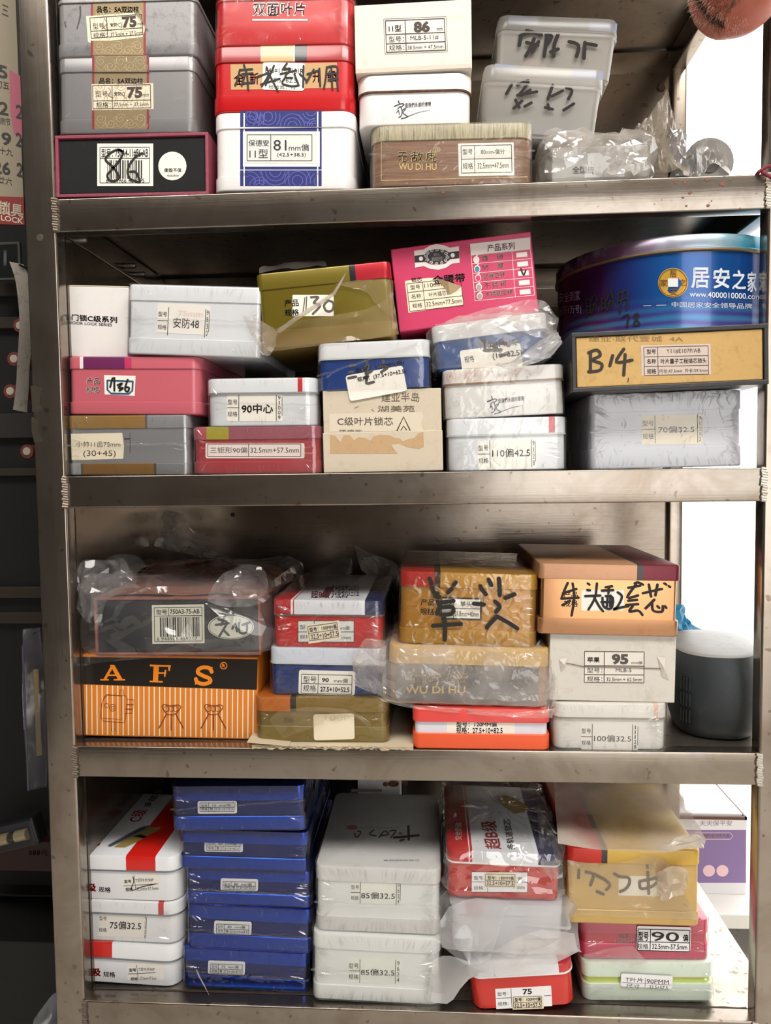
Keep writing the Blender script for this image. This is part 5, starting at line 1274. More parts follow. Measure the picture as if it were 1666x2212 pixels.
# f2 bagged wood tin
T = place('wood_print_tin', (838, 1394), (1190, 1402), (838, 1524), (1184, 1536), .008, on=f1)
tag(T.o, 'wood framed dark tin with gold letters inside a frosted wrinkled bag', 'tin')
tin(T, .24, .024, 0, mat('cream_wood_lid', '#c9a35c', .4, dirt=.3, dirtcol='#8a5a2c', scale=20), mat('tan_body', '#b0805c', .4), r=.014)
s = Ink().poly([(853, 1429), (1165, 1438), (1160, 1524), (854, 1514)]).put(T, 'dark_panel', mat('grey_panel', '#4f4b4a', .4), None, .0003)
I = Ink(); I.text('无敌虎', 872, 1450, 1006, 1476, .03).text('WU DI HU', 876, 1482, 1006, 1498, .02); I.put(T, 'printing', mat('gold_print_b', '#c9a866', .4), s, .0006)
s2 = sticker(T, (1028, 1447, 1147, 1518), PAPER, 1.2); I = Ink(1.2, (1028, 1447)); I.table(1033, 1451, 1142, 1513, (1061,), (1480,)).text('型号', 1037, 1459, 1056, 1470).text('规格', 1037, 1488, 1056, 1500).text('90mm-偏分', 1075, 1461, 1126, 1472).text('32.5mm-57.5mm', 1065, 1490, 1137, 1500); I.put(T, 'printing', mat('grey_print', '#5d5a58', .6), s2, .0006)
bag(T, film('frosted_bag', .36, '#efe9e4', .14, .9, 75., 1.4), (.012, .006, .002, .008), .002, .012, .007, 51, 22.)
sheet(T, 'bag_tail', film('frosted_bag_tail', .34, '#efe9e4', .12, .8, 55., 1.6), ([(762, 1420, -.004), (772, 1402, .0), (790, 1380, .006), (832, 1384, .006)], [(764, 1478, -.006), (790, 1492, -.004), (815, 1500, .0), (835, 1512, .002)]), 14, 16, .012, 13, 34)
sheet(T, 'bag_hem', MILKY, ([(800, 1500, .0), (880, 1520, .0), (1000, 1530, -.002), (1120, 1538, -.002), (1200, 1530, .0)], [(830, 1515, .002), (890, 1530, .0), (1000, 1541, .0), (1120, 1550, -.003), (1192, 1551, -.002)]), 26, 4, .005, 15, 40)
sheet(T, 'bag_fold', MILKY, ([(1160, 1390, .02), (1180, 1370, .05), (1195, 1400, .02)], [(1168, 1530, .004), (1185, 1540, .0), (1206, 1505, .004)]), 10, 14, .008, 17, 36)
f2 = T
# f3 gold tin single head
T = place('gold_lock_tin', (860, 1233), (1160, 1242), (860, 1384), (1160, 1394), .014, on=f2)
tag(T.o, 'amber gold tin with red lid corner and huge brush marker strokes over film', 'tin')
x1, x2 = xloc(T, 937, 1255), xloc(T, 950, 1255)
AMB = mat('amber_gold_tin', '#b07a26', .32, .3, coat=.2)
tin(T, .25, .0205, .0205, mat('red_amber_lid', '#ae1f1c', .32, .2, coat=.2, bands=((x1, '#241d1c'), (x2, '#b5842c'))), AMB, mat('amber_gold_base', '#b58632', .32, .3), r=.012)
s = sticker(T, (955, 1289, 1042, 1338), mat('black_label', '#241c18', .5), 1.8); sticker(T, (956, 1293, 1038, 1334), PAPER, 1.8, off=.0005, name='sticker_face'); I = Ink(1.8, (955, 1289)); I.line(981, 1291, 981, 1336).line(957, 1313, 1038, 1313).text('品名', 957, 1298, 979, 1309).text('单头', 995, 1297, 1020, 1309).text('31.8mm+40mm', 984, 1319, 1036, 1330); I.put(T, 'printing', INK, s, .0009)
Ink(1.8, (908, 1291)).text('产品', 909, 1293, 939, 1308, .02).text('规格', 909, 1313, 939, 1328, .02).put(T, 'printing', mat('dark_brown_print', '#4a2a12', .5), None, .0004)
wrap(T, film('amber_clear_film', .05, '#e8cfa8', .1, .6, 60., 1.5), seed=47, creases=60)
BRL = [[(928, 1250), (933, 1260)], [(934, 1270), (938, 1280), (946, 1282)], [(985, 1258), (980, 1264)], [(976, 1272), (968, 1280)], [(946, 1300), (950, 1312), (944, 1326)], [(950, 1302), (980, 1298)], [(956, 1312), (978, 1312), (976, 1326), (952, 1328)], [(960, 1334), (962, 1360), (961, 1382)], [(936, 1352), (962, 1350), (996, 1348)], [(940, 1288), (950, 1290)]]
BRR = [[(1038, 1266), (1042, 1274), (1050, 1284)], [(1056, 1252), (1062, 1264)], [(1078, 1250), (1080, 1268)], [(1080, 1274), (1080, 1286)], [(1092, 1292), (1112, 1284)], [(1024, 1304), (1046, 1306)], [(1070, 1300), (1080, 1310), (1072, 1322)], [(1074, 1332), (1062, 1344), (1052, 1356)], [(1078, 1334), (1100, 1346), (1118, 1358)]]
for br in (BRL, BRR):
    J = Ink(); J.strokes(br, 9)
    J.put(T, 'marker_character', mat('brush_marker', '#15100a', .6), None, .003, y=0)
f3 = T
# g1 white wrapped 100
T = place('white_lock_tin', (1196, 1518), (1446, 1522), (1194, 1622), (1441, 1624), .006, on=S3)
tag(T.o, 'wrapped white tin with 100 code label at the bottom of the copper stack', 'tin')
WW = mat('warm_white_tin', '#e2dfd9', .35, coat=.2, dirt=.12, dirtcol='#a89c8c', scale=40)
tin(T, .22, .0195, 0, mat('warm_white_lid', '#e0dcd5', .35, dirt=.2, dirtcol='#9c8e7e', scale=45, bands=((xloc(T, 1410, 1530), '#dcb8a8'), (xloc(T, 1421, 1530), '#e0dcd5'))), WW, r=.014, rim=mat('taupe_rim', '#8d8478', .5))
std_label(T, 1255, 1562, 1380, 1620, 1280, 1367, '100偏32.5', (1284, 1587, 1364, 1602), '11128', ang=.6, bold=0, m=mat('pale_label', '#e6e2da', .6))
wrap(T, CLEAR2, seed=48, creases=80); g1 = T
# g2 carton 95
T = place('white_carton', (1182, 1368), (1460, 1374), (1190, 1518), (1457, 1523), .012, on=g1)
tag(T.o, 'dirty white carton marked 95 mm below the copper tin', 'carton')
simple_box(T, .22, mat('dirty_card_b', '#d3cdc3', .7, dirt=.3, dirtcol='#9c9082', scale=35, bump=.15))
s = sticker(T, (1260, 1405, 1393, 1476), mat('carton_label', '#e3dcd2', .6), .5, off=.0002); I = Ink(.5, (1260, 1405)); I.table(1263, 1407, 1392, 1474, (1306,), (1438, 1457), 1.7).text('苹果', 1269, 1419, 1296, 1431, .03).text('95', 1322, 1412, 1358, 1435, .05).text('mm偏', 1364, 1427, 1388, 1434).text('型号：', 1269, 1442, 1302, 1453).text('规格：', 1269, 1461, 1302, 1472).text('MLB-5', 1331, 1443, 1365, 1451).text('32.5mm + 62.5mm', 1311, 1463, 1388, 1471); I.put(T, 'printing', mat('dark_grey_print', '#4c463f', .6), s, .0005)
mb = MB(); pts = [project(T, [q], 'front', .001)[0] for q in ((1210, 1432), (1228, 1433), (1262, 1440), (1320, 1441), (1390, 1443), (1424, 1444), (1436, 1446))]; mb.tube([tuple(p) for p in pts], .0005, 5); mb.build('torn_film_thread', mat('thread_brown', '#6b5a48', .6), T.o)
for q in (((1208, 1424), (1228, 1420), (1222, 1440), (1212, 1452)), ((1420, 1418), (1438, 1420), (1446, 1470), (1430, 1462))):
    c = np.array(project(T, q, 'front', .0005)); ce = c.mean(0); ce[1] -= .004; mesh_obj('crushed_dent', list(c) + [ce], [(0, 1, 4), (1, 2, 4), (2, 3, 4), (3, 0, 4)], mat('dirty_card_b', '#d3cdc3', .7, dirt=.3, dirtcol='#9c9082', scale=35, bump=.15), T.o)
g2 = T
# g3 copper tin
T = place('copper_lock_tin', (1165, 1217), (1469, 1220), (1160, 1365), (1467, 1374), .006, on=g2)
tag(T.o, 'copper coloured tin with maroon lid corner and bold marker characters', 'tin')
x1, x2 = xloc(T, 1376, 1235), xloc(T, 1390, 1235)
COP = mat('copper_tin', '#bb8a64', .26, .7, coat=.2, dirt=.12, dirtcol='#5a3420', scale=40)
tin(T, .25, .0205, .0205, mat('copper_lid', '#b98a68', .36, .3, dirt=.15, dirtcol='#5a3a28', scale=45, bands=((x1, '#3c3a36'), (x2, '#6c1c2a'))), mat('copper_body', '#cf9a6c', .2, .85, coat=.2), COP, r=.007, ins=.0035)
Ink().text('产品', 1218, 1278, 1249, 1292, .01).text('规格', 1218, 1296, 1249, 1311, .01).put(T, 'printing', INKB, None, .0004)
sticker(T, (1256, 1274, 1349, 1319), PAPER, 0, r=4)
P = lambda x, y: (1110 + x * 390 / 1666, 1160 + y * 480 / 2050)
J = Ink(); J.strokes([[P(*q) for q in st] for st in ([(500, 425), (470, 490), (445, 560)], [(455, 520), (580, 480)], [(440, 570), (600, 560)], [(545, 430), (560, 560), (535, 725)], [(450, 630), (520, 590)],
    [(685, 430), (700, 440)], [(680, 490), (705, 492)], [(660, 545), (800, 540)], [(770, 430), (750, 560), (690, 670)], [(745, 560), (790, 640), (825, 685)],
    [(850, 465), (910, 455)], [(815, 495), (920, 490)], [(880, 470), (875, 520)], [(820, 560), (830, 640), (900, 660), (915, 560), (850, 545)], [(870, 540), (860, 640)], [(895, 540), (890, 640)], [(810, 600), (920, 600)], [(960, 510), (1000, 550), (960, 640), (920, 670), (990, 650), (1060, 640)],
    [(1120, 430), (1150, 420), (1195, 440)], [(1060, 470), (1170, 450)], [(1130, 440), (1050, 560), (1150, 540)], [(1060, 590), (1140, 580)], [(1040, 630), (1150, 620)], [(1100, 640), (1070, 690), (1150, 680), (1190, 720)],
    [(1195, 520), (1370, 480)], [(1250, 440), (1270, 550)], [(1330, 440), (1310, 540)], [(1395, 430), (1410, 440)], [(1435, 455), (1445, 462)], [(1300, 580), (1220, 660)], [(1280, 600), (1290, 680), (1370, 690), (1380, 640)], [(1330, 640), (1345, 655)], [(1400, 640), (1410, 655)])], 5.2)
J.put(T, 'marker_writing', MARK, None, .0008); g3 = T
# speaker
c = at(1530, 1500, .115); z0 = S3
T = Thing(); T.o = empty('bluetooth_speaker', Matrix.Translation(Vector((c.x + .004, .115, S3 + .0002))) @ Matrix.Rotation(math.radians(-12), 4, 'Z')); T.o.name = 'speaker'
tag(T.o, 'dark grey barrel shaped speaker with sloping top at the right of the third shelf', 'speaker')
hw = abs(at(1624, 1500, .115).x - at(1436, 1500, .115).x) / 2
pr = [(.80, 0), (.86, .004), (.93, .02), (.985, .05), (1.0, .075), (.99, .10), (.95, .13), (.90, .147)]
mb = MB(); n = 56; v = []; f = []
def sup(a, ax, ay, e=2.6): return (ax * math.copysign(abs(math.cos(a)) ** (2 / e), math.cos(a)), ay * math.copysign(abs(math.sin(a)) ** (2 / e), math.sin(a)))
zf = at(1560, 1422, .04).z - S3; zk = at(1500, 1358, .2).z - S3
for q, z in pr:
    for k in range(n):
        x, y = sup(6.28318 * k / n, hw * q, .085 * q); t_ = (y / .085 + 1) / 2
        top = zf + (zk - zf) * t_ * .75; v.append((x, y, z / .147 * top))
for i in range(len(pr) - 1):
    for k in range(n): f.append((i * n + k, i * n + (k + 1) % n, (i + 1) * n + (k + 1) % n, (i + 1) * n + k))
f.append(tuple(range(n - 1, -1, -1))); mesh_obj('shell', v, f, mat('charcoal_shell', '#1f2528', .5, dirt=.15, dirtcol='#5a6064', scale=60), T.o, True)
ring = v[-n:]; tv = list(ring); tf = []
for q, dz in ((.985, .0015), (.93, .003), (.5, .005), (.02, .006)):
    tv += [(x * q, y * q, z + dz + 0 * x) for x, y, z in [(x, y, zf + (zk - zf) * .75 * ((y * q / .085 + 1) / 2)) for x, y, _ in ring]]
for i in range(4):
    for k in range(n): tf.append((i * n + k, i * n + (k + 1) % n, (i + 1) * n + (k + 1) % n, (i + 1) * n + k))
tf.append(tuple(4 * n + k for k in range(n))); mesh_obj('top_panel', tv, tf, mat('grey_top_panel', '#8d8b88', .45, dirt=.4, dirtcol='#5f5c58', scale=30), T.o, True)
for k in range(4):
    for j in range(3):
        a = math.radians(-122 - k * 4.5); x, y = sup(a, hw * 1.0, .085 * 1.0); z = .022 + j * .022
        MB().box(x - .0012, x + .0012, y - .0008, y + .002, z, z + .017).build('vent_slot', mat('slot_black', '#0c0d0e', .7), T.o)
# blue bag and pale bags behind
o = sheet(None, 'blue_bag', film('blue_bag_film', .75, '#3fa6d6', .25, .5, 40.), ([(1448, 1310, .26), (1470, 1306, .27), (1484, 1330, .27), (1500, 1350, .27), (1548, 1368, .28)], [(1446, 1370, .24), (1470, 1376, .24), (1490, 1378, .24), (1520, 1380, .24), (1550, 1382, .24)]), 16, 8, .012, 3, 36); tag(o, 'crumpled blue plastic bag behind the speaker', 'plastic bag')
o = sheet(None, 'plastic_sleeve', film('grey_sleeve', .45, '#8c8680', .2, .4, 30.), ([(600, 1270, .30), (700, 1220, .31), (755, 1203, .32), (762, 1232, .31)], [(620, 1275, .24), (690, 1275, .25), (740, 1255, .27), (762, 1236, .3)]), 16, 8, .006, 5, 24); tag(o, 'dull clear plastic sleeve leaning behind the red striped tin', 'plastic bag')
o = sheet(None, 'plastic_bag', film('pale_back_bag', .6, '#bdb2a6', .22, .4, 30.), ([(764, 1174, .33), (800, 1195, .32), (850, 1212, .31), (872, 1235, .3)], [(780, 1230, .30), (812, 1262, .26), (835, 1290, .22), (862, 1310, .2)]), 16, 14, .01, 8, 24); tag(o, 'pale plastic bag with red line hanging behind the amber gold tin', 'plastic bag')
# ================================================================== SHELF 4
WH = mat('porcelain_white_tin', '#e6e7ea', .28, coat=.35); SEAM = mat('steel_seam', '#8a8f98', .35, .6)
# h1..h3 white tins at the left
T = place('white_lock_tin', (158, 2030), (388, 2046), (160, 2126), (388, 2140), .03, on=S4)
tag(T.o, 'white tin with red lid corner at the bottom of the left stack', 'tin')
tin(T, .21, .0235, 0, mat('white_lid_red_end', '#c8241e', .3, coat=.3, bands=((xloc(T, 240.5, 2050), '#e6e7ea'),)), WH, r=.022, rim=SEAM)
def grade_print(T, x, y):
    Ink().text('C级', x - 26, y - 10, x + 18, y + 8, .045).put(T, 'printing', REDP, None, .0004)
    Ink().stext('规格', x + 23, y - 3, x + 49, y + 9, 1.5, .015).put(T, 'printing', INKN, None, .0004)
grade_print(T, 200, 2101)
s = sticker(T, (275, 2080, 354, 2118), mat('pale_label', '#e6e2da', .6), 0, r=4); I = Ink(); I.line(295, 2084, 299, 2117, 1).line(276, 2104, 336, 2101, 1).text('型号', 279, 2092, 294, 2099, .02).text('T双叶片90P', 299, 2090, 334, 2098).text('规格', 282, 2111, 298, 2118, .02).text('32.5mm+57.5mm', 302, 2110, 338, 2117); I.put(T, 'printing', INK, s, .0006); h1 = T
T = place('white_lock_tin', (155, 1944), (391, 1950), (158, 2026), (391, 2040), .03, on=h1)
tag(T.o, 'wrapped white tin with 75 code label, middle of the left stack', 'tin')
tin(T, .21, .0185, 0, mat('white_lid_red_bar', '#e6e7ea', .3, coat=.3, bands=((xloc(T, 341, 1960), '#c0262c'), (xloc(T, 352, 1960), '#e6e7ea'))), WH, r=.022, rim=SEAM)
s = sticker(T, (213, 1971, 318, 2026), mat('pale_label', '#e6e2da', .6), 2, r=3); I = Ink(2, (213, 1971)); I.text('型号', 215, 1979, 231, 1988).text('规格', 215, 2004, 232, 2013).text('75偏32.5', 238, 1988, 306, 2006, .02).col('12121', 313, 316, 1974, 2024).line(317, 1978, 317, 2024, 1); I.put(T, 'printing', INK, s, .0006)
wrap(T, CLEAR, seed=61, creases=50); h2 = T
T = place('white_lock_tin', (150, 1846), (389, 1852), (154, 1940), (390, 1948), .03, on=h2)
tag(T.o, 'white tin with broad red stripe and lock cylinder picture on its lid', 'tin')
tin(T, .2, .0215, 0, mat('white_lid_red_stripe', '#e6e7ea', .3, coat=.3, bands=((xloc(T, 271, 1860), '#cc2018'), (xloc(T, 334, 1860), '#e6e7ea'))), WH, r=.022, rim=SEAM)
grade_print(T, 190, 1918)
s = sticker(T, [(262, 1890), (338, 1884), (345, 1890), (346, 1920), (270, 1926), (264, 1915)], mat('pale_label', '#e6e2da', .6)); I = Ink(-2, (262, 1890)); I.line(290, 1892, 292, 1924, .9).line(266, 1914, 342, 1912, .9).text('型号', 268, 1901, 283, 1908, .02).text('T双叶片90P', 292, 1899, 331, 1907).text('规格', 270, 1918, 286, 1926, .02).text('32.5mm·57.5mm', 294, 1918, 341, 1925); I.put(T, 'printing', INK, s, .0006)
Ink().stroke([(287, 1893), (289, 1904), (284, 1918), (288, 1923), (306, 1916), (338, 1909)], 1.7, 4).put(T, 'check_mark', MARK, None, .0008)
P = lambda x, y: (180 + x * 240 / 1666, 1680 + y * 240 / 1666)
I = Ink(); I.poly([P(455, 1040), P(620, 1045), P(800, 965), P(930, 890), P(1150, 770), P(1160, 735), P(960, 745), P(700, 890), P(520, 1000)]); I.put(T, 'lid_picture', mat('brass_print', '#b39a56', .4), None, .0004, 'top')
I = Ink(); I.poly([P(360, 1020), P(400, 1038), P(560, 970), P(990, 740), P(980, 712), P(870, 735), P(560, 900), P(400, 990)]); I.put(T, 'lid_picture', mat('silver_key_print', '#9ea2aa', .35, .4), None, .0005, 'top')
I = Ink(); I.stroke([P(400, 1015), P(620, 905), P(860, 775), P(930, 740)], 1.6, 1).poly([P(740, 880), P(860, 850), P(960, 880), P(900, 905), P(800, 890)]); I.put(T, 'lid_picture', INKN, None, .0007, 'top')
def skewtext(T, t, a, b, c, m, bold=.02, face='top', off=.0004):
    """text with origin a (baseline start), b = baseline end, c = top of first letter, all in pixels"""
    v, f = glyphs(t, bold); I = Ink(); a, b, c = (np.array(q, float) for q in (a, b, c))
    I.v = [tuple(a + (b - a) * x + (c - a) * y) for x, y in v]; I.f = list(f)
    return I.put(T, 'lid_lettering', m, None, off, face)
skewtext(T, 'C级', P(860, 660), P(980, 480), P(640, 660), REDP); skewtext(T, '多拉芯', P(990, 450), P(1190, 190), P(890, 430), mat('dark_print', '#2c2c34', .5))
skewtext(T, '得科特', P(240, 890), P(400, 690), P(135, 885), REDP); skewtext(T, 'CHINAMITE', P(300, 890), P(460, 695), P(275, 888), REDP, 0)
I = Ink(); I.ring(*P(150, 970), 15, 9, 2).spiral(*P(140, 980), 9, 1.4, 1.8, 0, 5); I.put(T, 'lid_lettering', REDP, None, .0004, 'top')
# i: five blue tins
BM = mat('anodised_blue', '#0b3aa4', .2, .92, coat=.0); BD = mat('anodised_blue_dark', '#061c66', .22, .92, coat=.0)
BF = film('blue_tin_film', .014, '#e8ecf6', .09, .45, 60., 1.2)
spec = [((392, 2045), (667, 2060), (393, 2131), (664, 2148), (450, 2077, 530, 2106), 2, '75', '27.5+10+37.5', 'bottom blue wrapped tin of the tall blue stack', .028),
        ((402, 1951), (675, 1966), (402, 2046), (668, 2060), (463, 1991, 544, 2020), 2, '80', '27.5+10+42.5', 'second blue wrapped tin from the bottom with ragged film seam', .030),
        ((400, 1874), (672, 1882), (401, 1953), (672, 1966), (477, 1899, 558, 1925), 1.5, '80', '27.5+10+42.5', 'middle blue wrapped tin with its label half under a film seam', .032),
        ((386, 1789), (664, 1800), (387, 1872), (667, 1878), (442, 1812, 525, 1841), .8, '60', '27.5+10+62.5', 'blue tin with an oval film opening around its label, fourth up', .030),
        ((370, 1698), (662, 1697), (373, 1790), (656, 1788), (427, 1730, 512, 1757), -.5, '75', '27.5+10+37.5', 'topmost blue wrapped tin touching the shelf beam', .026)]
prev = S4
for k, (a, b, c, d, lb, an, code, size, lab, Y) in enumerate(spec):
    T = place('blue_lock_tin', a, b, c, d, Y, on=prev); tag(T.o, lab, 'tin', 'stack of blue tins')
    h = T.H; tin(T, .23, h * .34, h * .31, BM, BD, BM, r=.009, ins=.003)
    s = sticker(T, lb, mat('blue_tin_label', '#cfd0d4', .5), an, r=4, y=-.0004 if k != 3 else None); x0, y0, x1, y1 = lb; I = Ink(an, (x0, y0)); w = x1 - x0; hh = y1 - y0
    I.table(x0 + 5, y0 + 5, x1 - 6, y1 - 4, (x0 + w * .28,), ((y0 + y1) / 2 + 1,), .9); I.text('型号', x0 + 8, y0 + 8, x0 + w * .25, y0 + 13).text(code + '  mm偏', x0 + w * .36, y0 + 7, x1 - 14, y0 + 13).text('规格', x0 + 8, y1 - 12, x0 + w * .25, y1 - 6).text('铁 ' + size, x0 + w * .31, y1 - 12, x1 - 9, y1 - 6, .01)
    I.put(T, 'printing', INK, s, .0008, y=-.0004 if k != 3 else None)
    wrap(T, BF, seed=70 + k, creases=55 if k != 3 else 16, seam=(.42, .36) if k in (0, 1, 2) else ((.48, .68) if k == 4 else None)); prev = T
T_blue_top = prev
mb = MB(); pts = [at(*q) for q in ((424, 2094, .024), (432, 2112, .02), (442, 2130, .012), (452, 2150, .008))]; Tb = [o for o in bpy.data.objects if o.name == 'blue_lock_tin'][0]; mi = Tb.matrix_world.inverted()
mb.tube([mi @ p for p in pts], [.0012, .001, .0008, .0003], 5); mb.build('film_strand', film('white_torn_film', .55, '#e3d5c6', .2, .5, 40.), Tb, True)
# j: two white 85 tins
WJ = mat('eggshell_tin', '#dfe1de', .35, coat=.2)
T = place('white_lock_tin', (672, 2014), (951, 2030), (673, 2157), (949, 2170), .012, on=S4)
tag(T.o, 'lower of the two large wrapped white tins with 85 code labels', 'tin', 'white tins marked 85')
tin(T, .23, .0215, .0215, WJ, WJ, r=.012); std_label(T, 752, 2070, 868, 2124, 778, 855, '85偏32.5', (780, 2092, 853, 2107), '9624', ang=1, bold=.01, bracket=False, m=mat('pale_green_label', '#e4e6dc', .6))
Ink().text('原装正品', 838, 2008, 930, 2014).put(T, 'lid_print', mat('faint_red_print', '#b08a84', .6), None, .0004, 'top')
WF = film('white_tin_film', .08, '#f0f0ee', .12, .5, 60., 1.2)
wrap(T, WF, seed=81, creases=110, seam=(.47, .4)); j1 = T
T = place('white_lock_tin', (680, 1868), (952, 1880), (680, 2004), (950, 2013), .018, on=j1)
tag(T.o, 'upper of the two large wrapped white tins, with brush lettering on its dusty lid', 'tin', 'white tins marked 85')
tin(T, .23, .0215, .0215, mat('dusty_white_lid', '#d2d1cf', .5, dirt=.25, dirtcol='#9a958e', scale=25), WJ, r=.012); std_label(T, 757, 1901, 867, 1954, 779, 857, '85偏32.5', (781, 1926, 854, 1941), '9624', ang=1.2, bold=.01, m=mat('pale_green_label', '#e4e6dc', .6))
P = lambda x, y: (660 + x * 310 / 1345, 1680 + y * 510 / 2212)
I = Ink(); I.strokes([[P(*q) for q in st] for st in ([(965, 455), (968, 580)], [(830, 560), (960, 550), (1060, 540)], [(890, 590), (920, 580)])], 5)
I.strokes([[P(*q) for q in st] for st in ([(690, 560), (740, 500), (780, 530), (700, 545)], [(790, 500), (850, 495), (800, 560)], [(880, 520), (900, 520)], [(640, 490), (600, 530), (660, 545)], [(460, 520), (480, 560), (520, 510), (490, 500)])], 2.8); I.put(T, 'lid_lettering', mat('dark_grey_brush', '#3c4446', .6), None, .0005, 'top')
Ink().ell(*P(437, 465), 12, 5.2).put(T, 'red_dot', mat('dull_red_dot', '#c06a68', .6), None, .0004, 'top')
Ink().text('KASHILUXS', *P(510, 458), *P(880, 475), 0, flip=True).rect(*P(430, 105), *P(716, 134)).put(T, 'lid_print', mat('grey_lid_print', '#8f8f8c', .6), None, .0003, 'top')
Ink().text('金典超B级锁芯', *P(730, 765), *P(1070, 782), 0).put(T, 'lid_print', mat('grey_lid_print', '#8f8f8c', .6), None, .0003, 'top')
wrap(T, WF, seed=82, creases=110, seam=(.45, .45)); j2 = T
# k: red tins
T = place('red_lock_tin', (1018, 2092), (1250, 2080), (1022, 2197), (1245, 2184), .004, on=S4, lift=.0)
tag(T.o, 'red tin with white rimmed lid and layered 75 label, lowest under the white bag', 'tin')
x = [xloc(T, p, 2090) for p in (1030, 1034, 1064, 1067, 1206, 1210)]
tin(T, .2, .0135, 0, mat('white_red_lid', '#dcdce0', .3, coat=.3, bands=((x[2], '#b0b4c0'), (x[3], '#e6e6e8'), (x[4], '#c8303a'))), mat('scarlet_enamel', '#d02a20', .28, coat=.4), r=.018, rim=mat('white_rim', '#ecebea', .35))
s = sticker(T, (1070, 2136, 1191, 2180), mat('white_card', '#f0eff0', .5), -3.2); I = Ink(-3.2, (1070, 2136)); I.line(1104, 2137, 1104, 2178, 1).line(1071, 2157, 1104, 2157, 1).line(1174, 2157, 1190, 2157, 1).text('型号：', 1074, 2144, 1098, 2152).text('规格：', 1074, 2165, 1098, 2173).text('75', 1129, 2140, 1149, 2152, .03); I.put(T, 'printing', INK, s, .0005)
s = sticker(T, (1107, 2154, 1174, 2181), CREAM, -2, off=.0007); I = Ink(-2, (1107, 2154)); I.table(1109, 2154, 1170, 2178, (), (2166,), .9).text('型号：100MM偏', 1112, 2156, 1168, 2164, .02).text('32.5+10+57.5', 1111, 2168, 1168, 2177, .015); I.put(T, 'printing', INKB, s, .001)
k1 = T
T = place('white_lock_tin', (978, 1940), (1212, 1948), (975, 2068), (1225, 2075), .02, on=k1, roll=0)
tag(T.o, 'white tin blurred inside a big milky white bag between two red tins', 'tin')
tin(T, .2, .022, 0, mat('white_lid_b', '#dcdee4', .35), mat('white_body_b', '#d6d8de', .35), r=.014)
s = sticker(T, (1108, 2022, 1205, 2062), PAPER, -4); I = Ink(-4, (1108, 2022)); I.line(1132, 2024, 1132, 2060, 1).text('T双叶片90P', 1136, 2028, 1182, 2037).text('规格', 1112, 2050, 1130, 2058, .02).text('32.5mm+57.5mm', 1138, 2050, 1188, 2058); I.put(T, 'printing', INK, s, .0006)
Ink().rect(1006, 1948, 1042, 1980).put(T, 'red_patch', mat('dull_rose', '#b8848c', .5), None, .0004, y=0)
WB = film('white_bag_thin', .42, '#f1eff0', .16, .5, 35., 1.2)
bag(T, WB, (.016, .018, -.004, .012), .006, .01, .007, 91, 6.)
sheet(T, 'bag_fold', WB, ([(938, 2015, .0), (970, 1960, .004), (1030, 1940, .008), (1100, 1945, .008)], [(945, 2035, -.002), (985, 2070, -.008), (1015, 2085, -.01), (1060, 2070, -.01)]), 9, 8, .005, 21, 20)
sheet(T, 'bag_fold', WB, ([(1030, 2074, -.008), (1090, 2040, -.012), (1160, 2010, -.01), (1240, 2015, .0)], [(1020, 2090, -.006), (1090, 2110, -.008), (1180, 2090, -.008), (1248, 2055, .0)]), 11, 7, .005, 22, 20)
sheet(T, 'bag_tail', film('white_bag_tail', .6, '#eceaea', .18, .5, 35.), ([(935, 2075, -.004), (960, 2062, .002), (1010, 2075, .004), (1060, 2095, .004)], [(922, 2160, -.004), (945, 2168, -.006), (975, 2165, -.006), (1005, 2120, .0)]), 10, 8, .006, 23, 20)
k2 = T
T = place('red_white_blue_tin', (962, 1838), (1214, 1844), (966, 1930), (1208, 1939), .012, on=k2, lift=.004, roll=-1.5)
tag(T.o, 'red tin with white and navy lid in a shiny clear bag, bottom shelf', 'tin')
x = [xloc(T, p, 1850) for p in (1012, 1015, 1018, 1020, 1155, 1163)]
tin(T, .21, .0165, 0, rwb('red_white_navy_lid_b', x, '#c0201c'), mat('red_enamel_c', '#c42a24', .28, coat=.4), r=.012, rim=mat('white_rim', '#ecebea', .35))
s = sticker(T, (1019, 1883, 1140, 1927), mat('white_card', '#f0eff0', .5), .5); I = Ink(.5, (1019, 1883)); I.table(1019, 1883, 1140, 1927, (1054,), (1905,), 1).text('型号：', 1024, 1892, 1048, 1900).text('规格：', 1024, 1914, 1048, 1922).text('偏', 1118, 1893, 1128, 1901).text('mm', 1118, 1914, 1134, 1920); I.put(T, 'printing', INK, s, .0005)
s = sticker(T, (1046, 1884, 1117, 1917), CREAM, 1, off=.0007); I = Ink(1, (1046, 1884)); I.table(1049, 1888, 1113, 1914, (), (1902,), .9).text('型号：100MM偏', 1054, 1892, 1110, 1900, .02).text('32.5+10+57.5', 1052, 1903, 1110, 1912, .02); I.put(T, 'printing', INKB, s, .001)
P = lambda x, y: (930 + x * 310 / 1666, 1680 + y * 280 / 1505)
skewtext(T, '超B级', P(830, 828), P(760, 500), P(640, 830), REDP, .03); skewtext(T, '多轨道锁芯', P(985, 830), P(930, 480), P(895, 832), mat('dark_print', '#2c2c34', .5), .02); skewtext(T, '安全防盗', P(365, 720), P(360, 520), P(285, 722), WHITEP)
I = Ink(); I.poly([P(780, 250), P(850, 200), P(960, 230), P(1090, 300), P(1140, 340), P(1090, 400), P(980, 420), P(860, 340)]); I.put(T, 'lid_picture', mat('brass_print', '#b08a34', .4), None, .0004, 'top')
bag(T, film('shiny_bag', .05, '#f0eef0', .07, .8, 55., 2.2), (.002, .008, .0, .006), .008, .02, .010, 95, 22.)
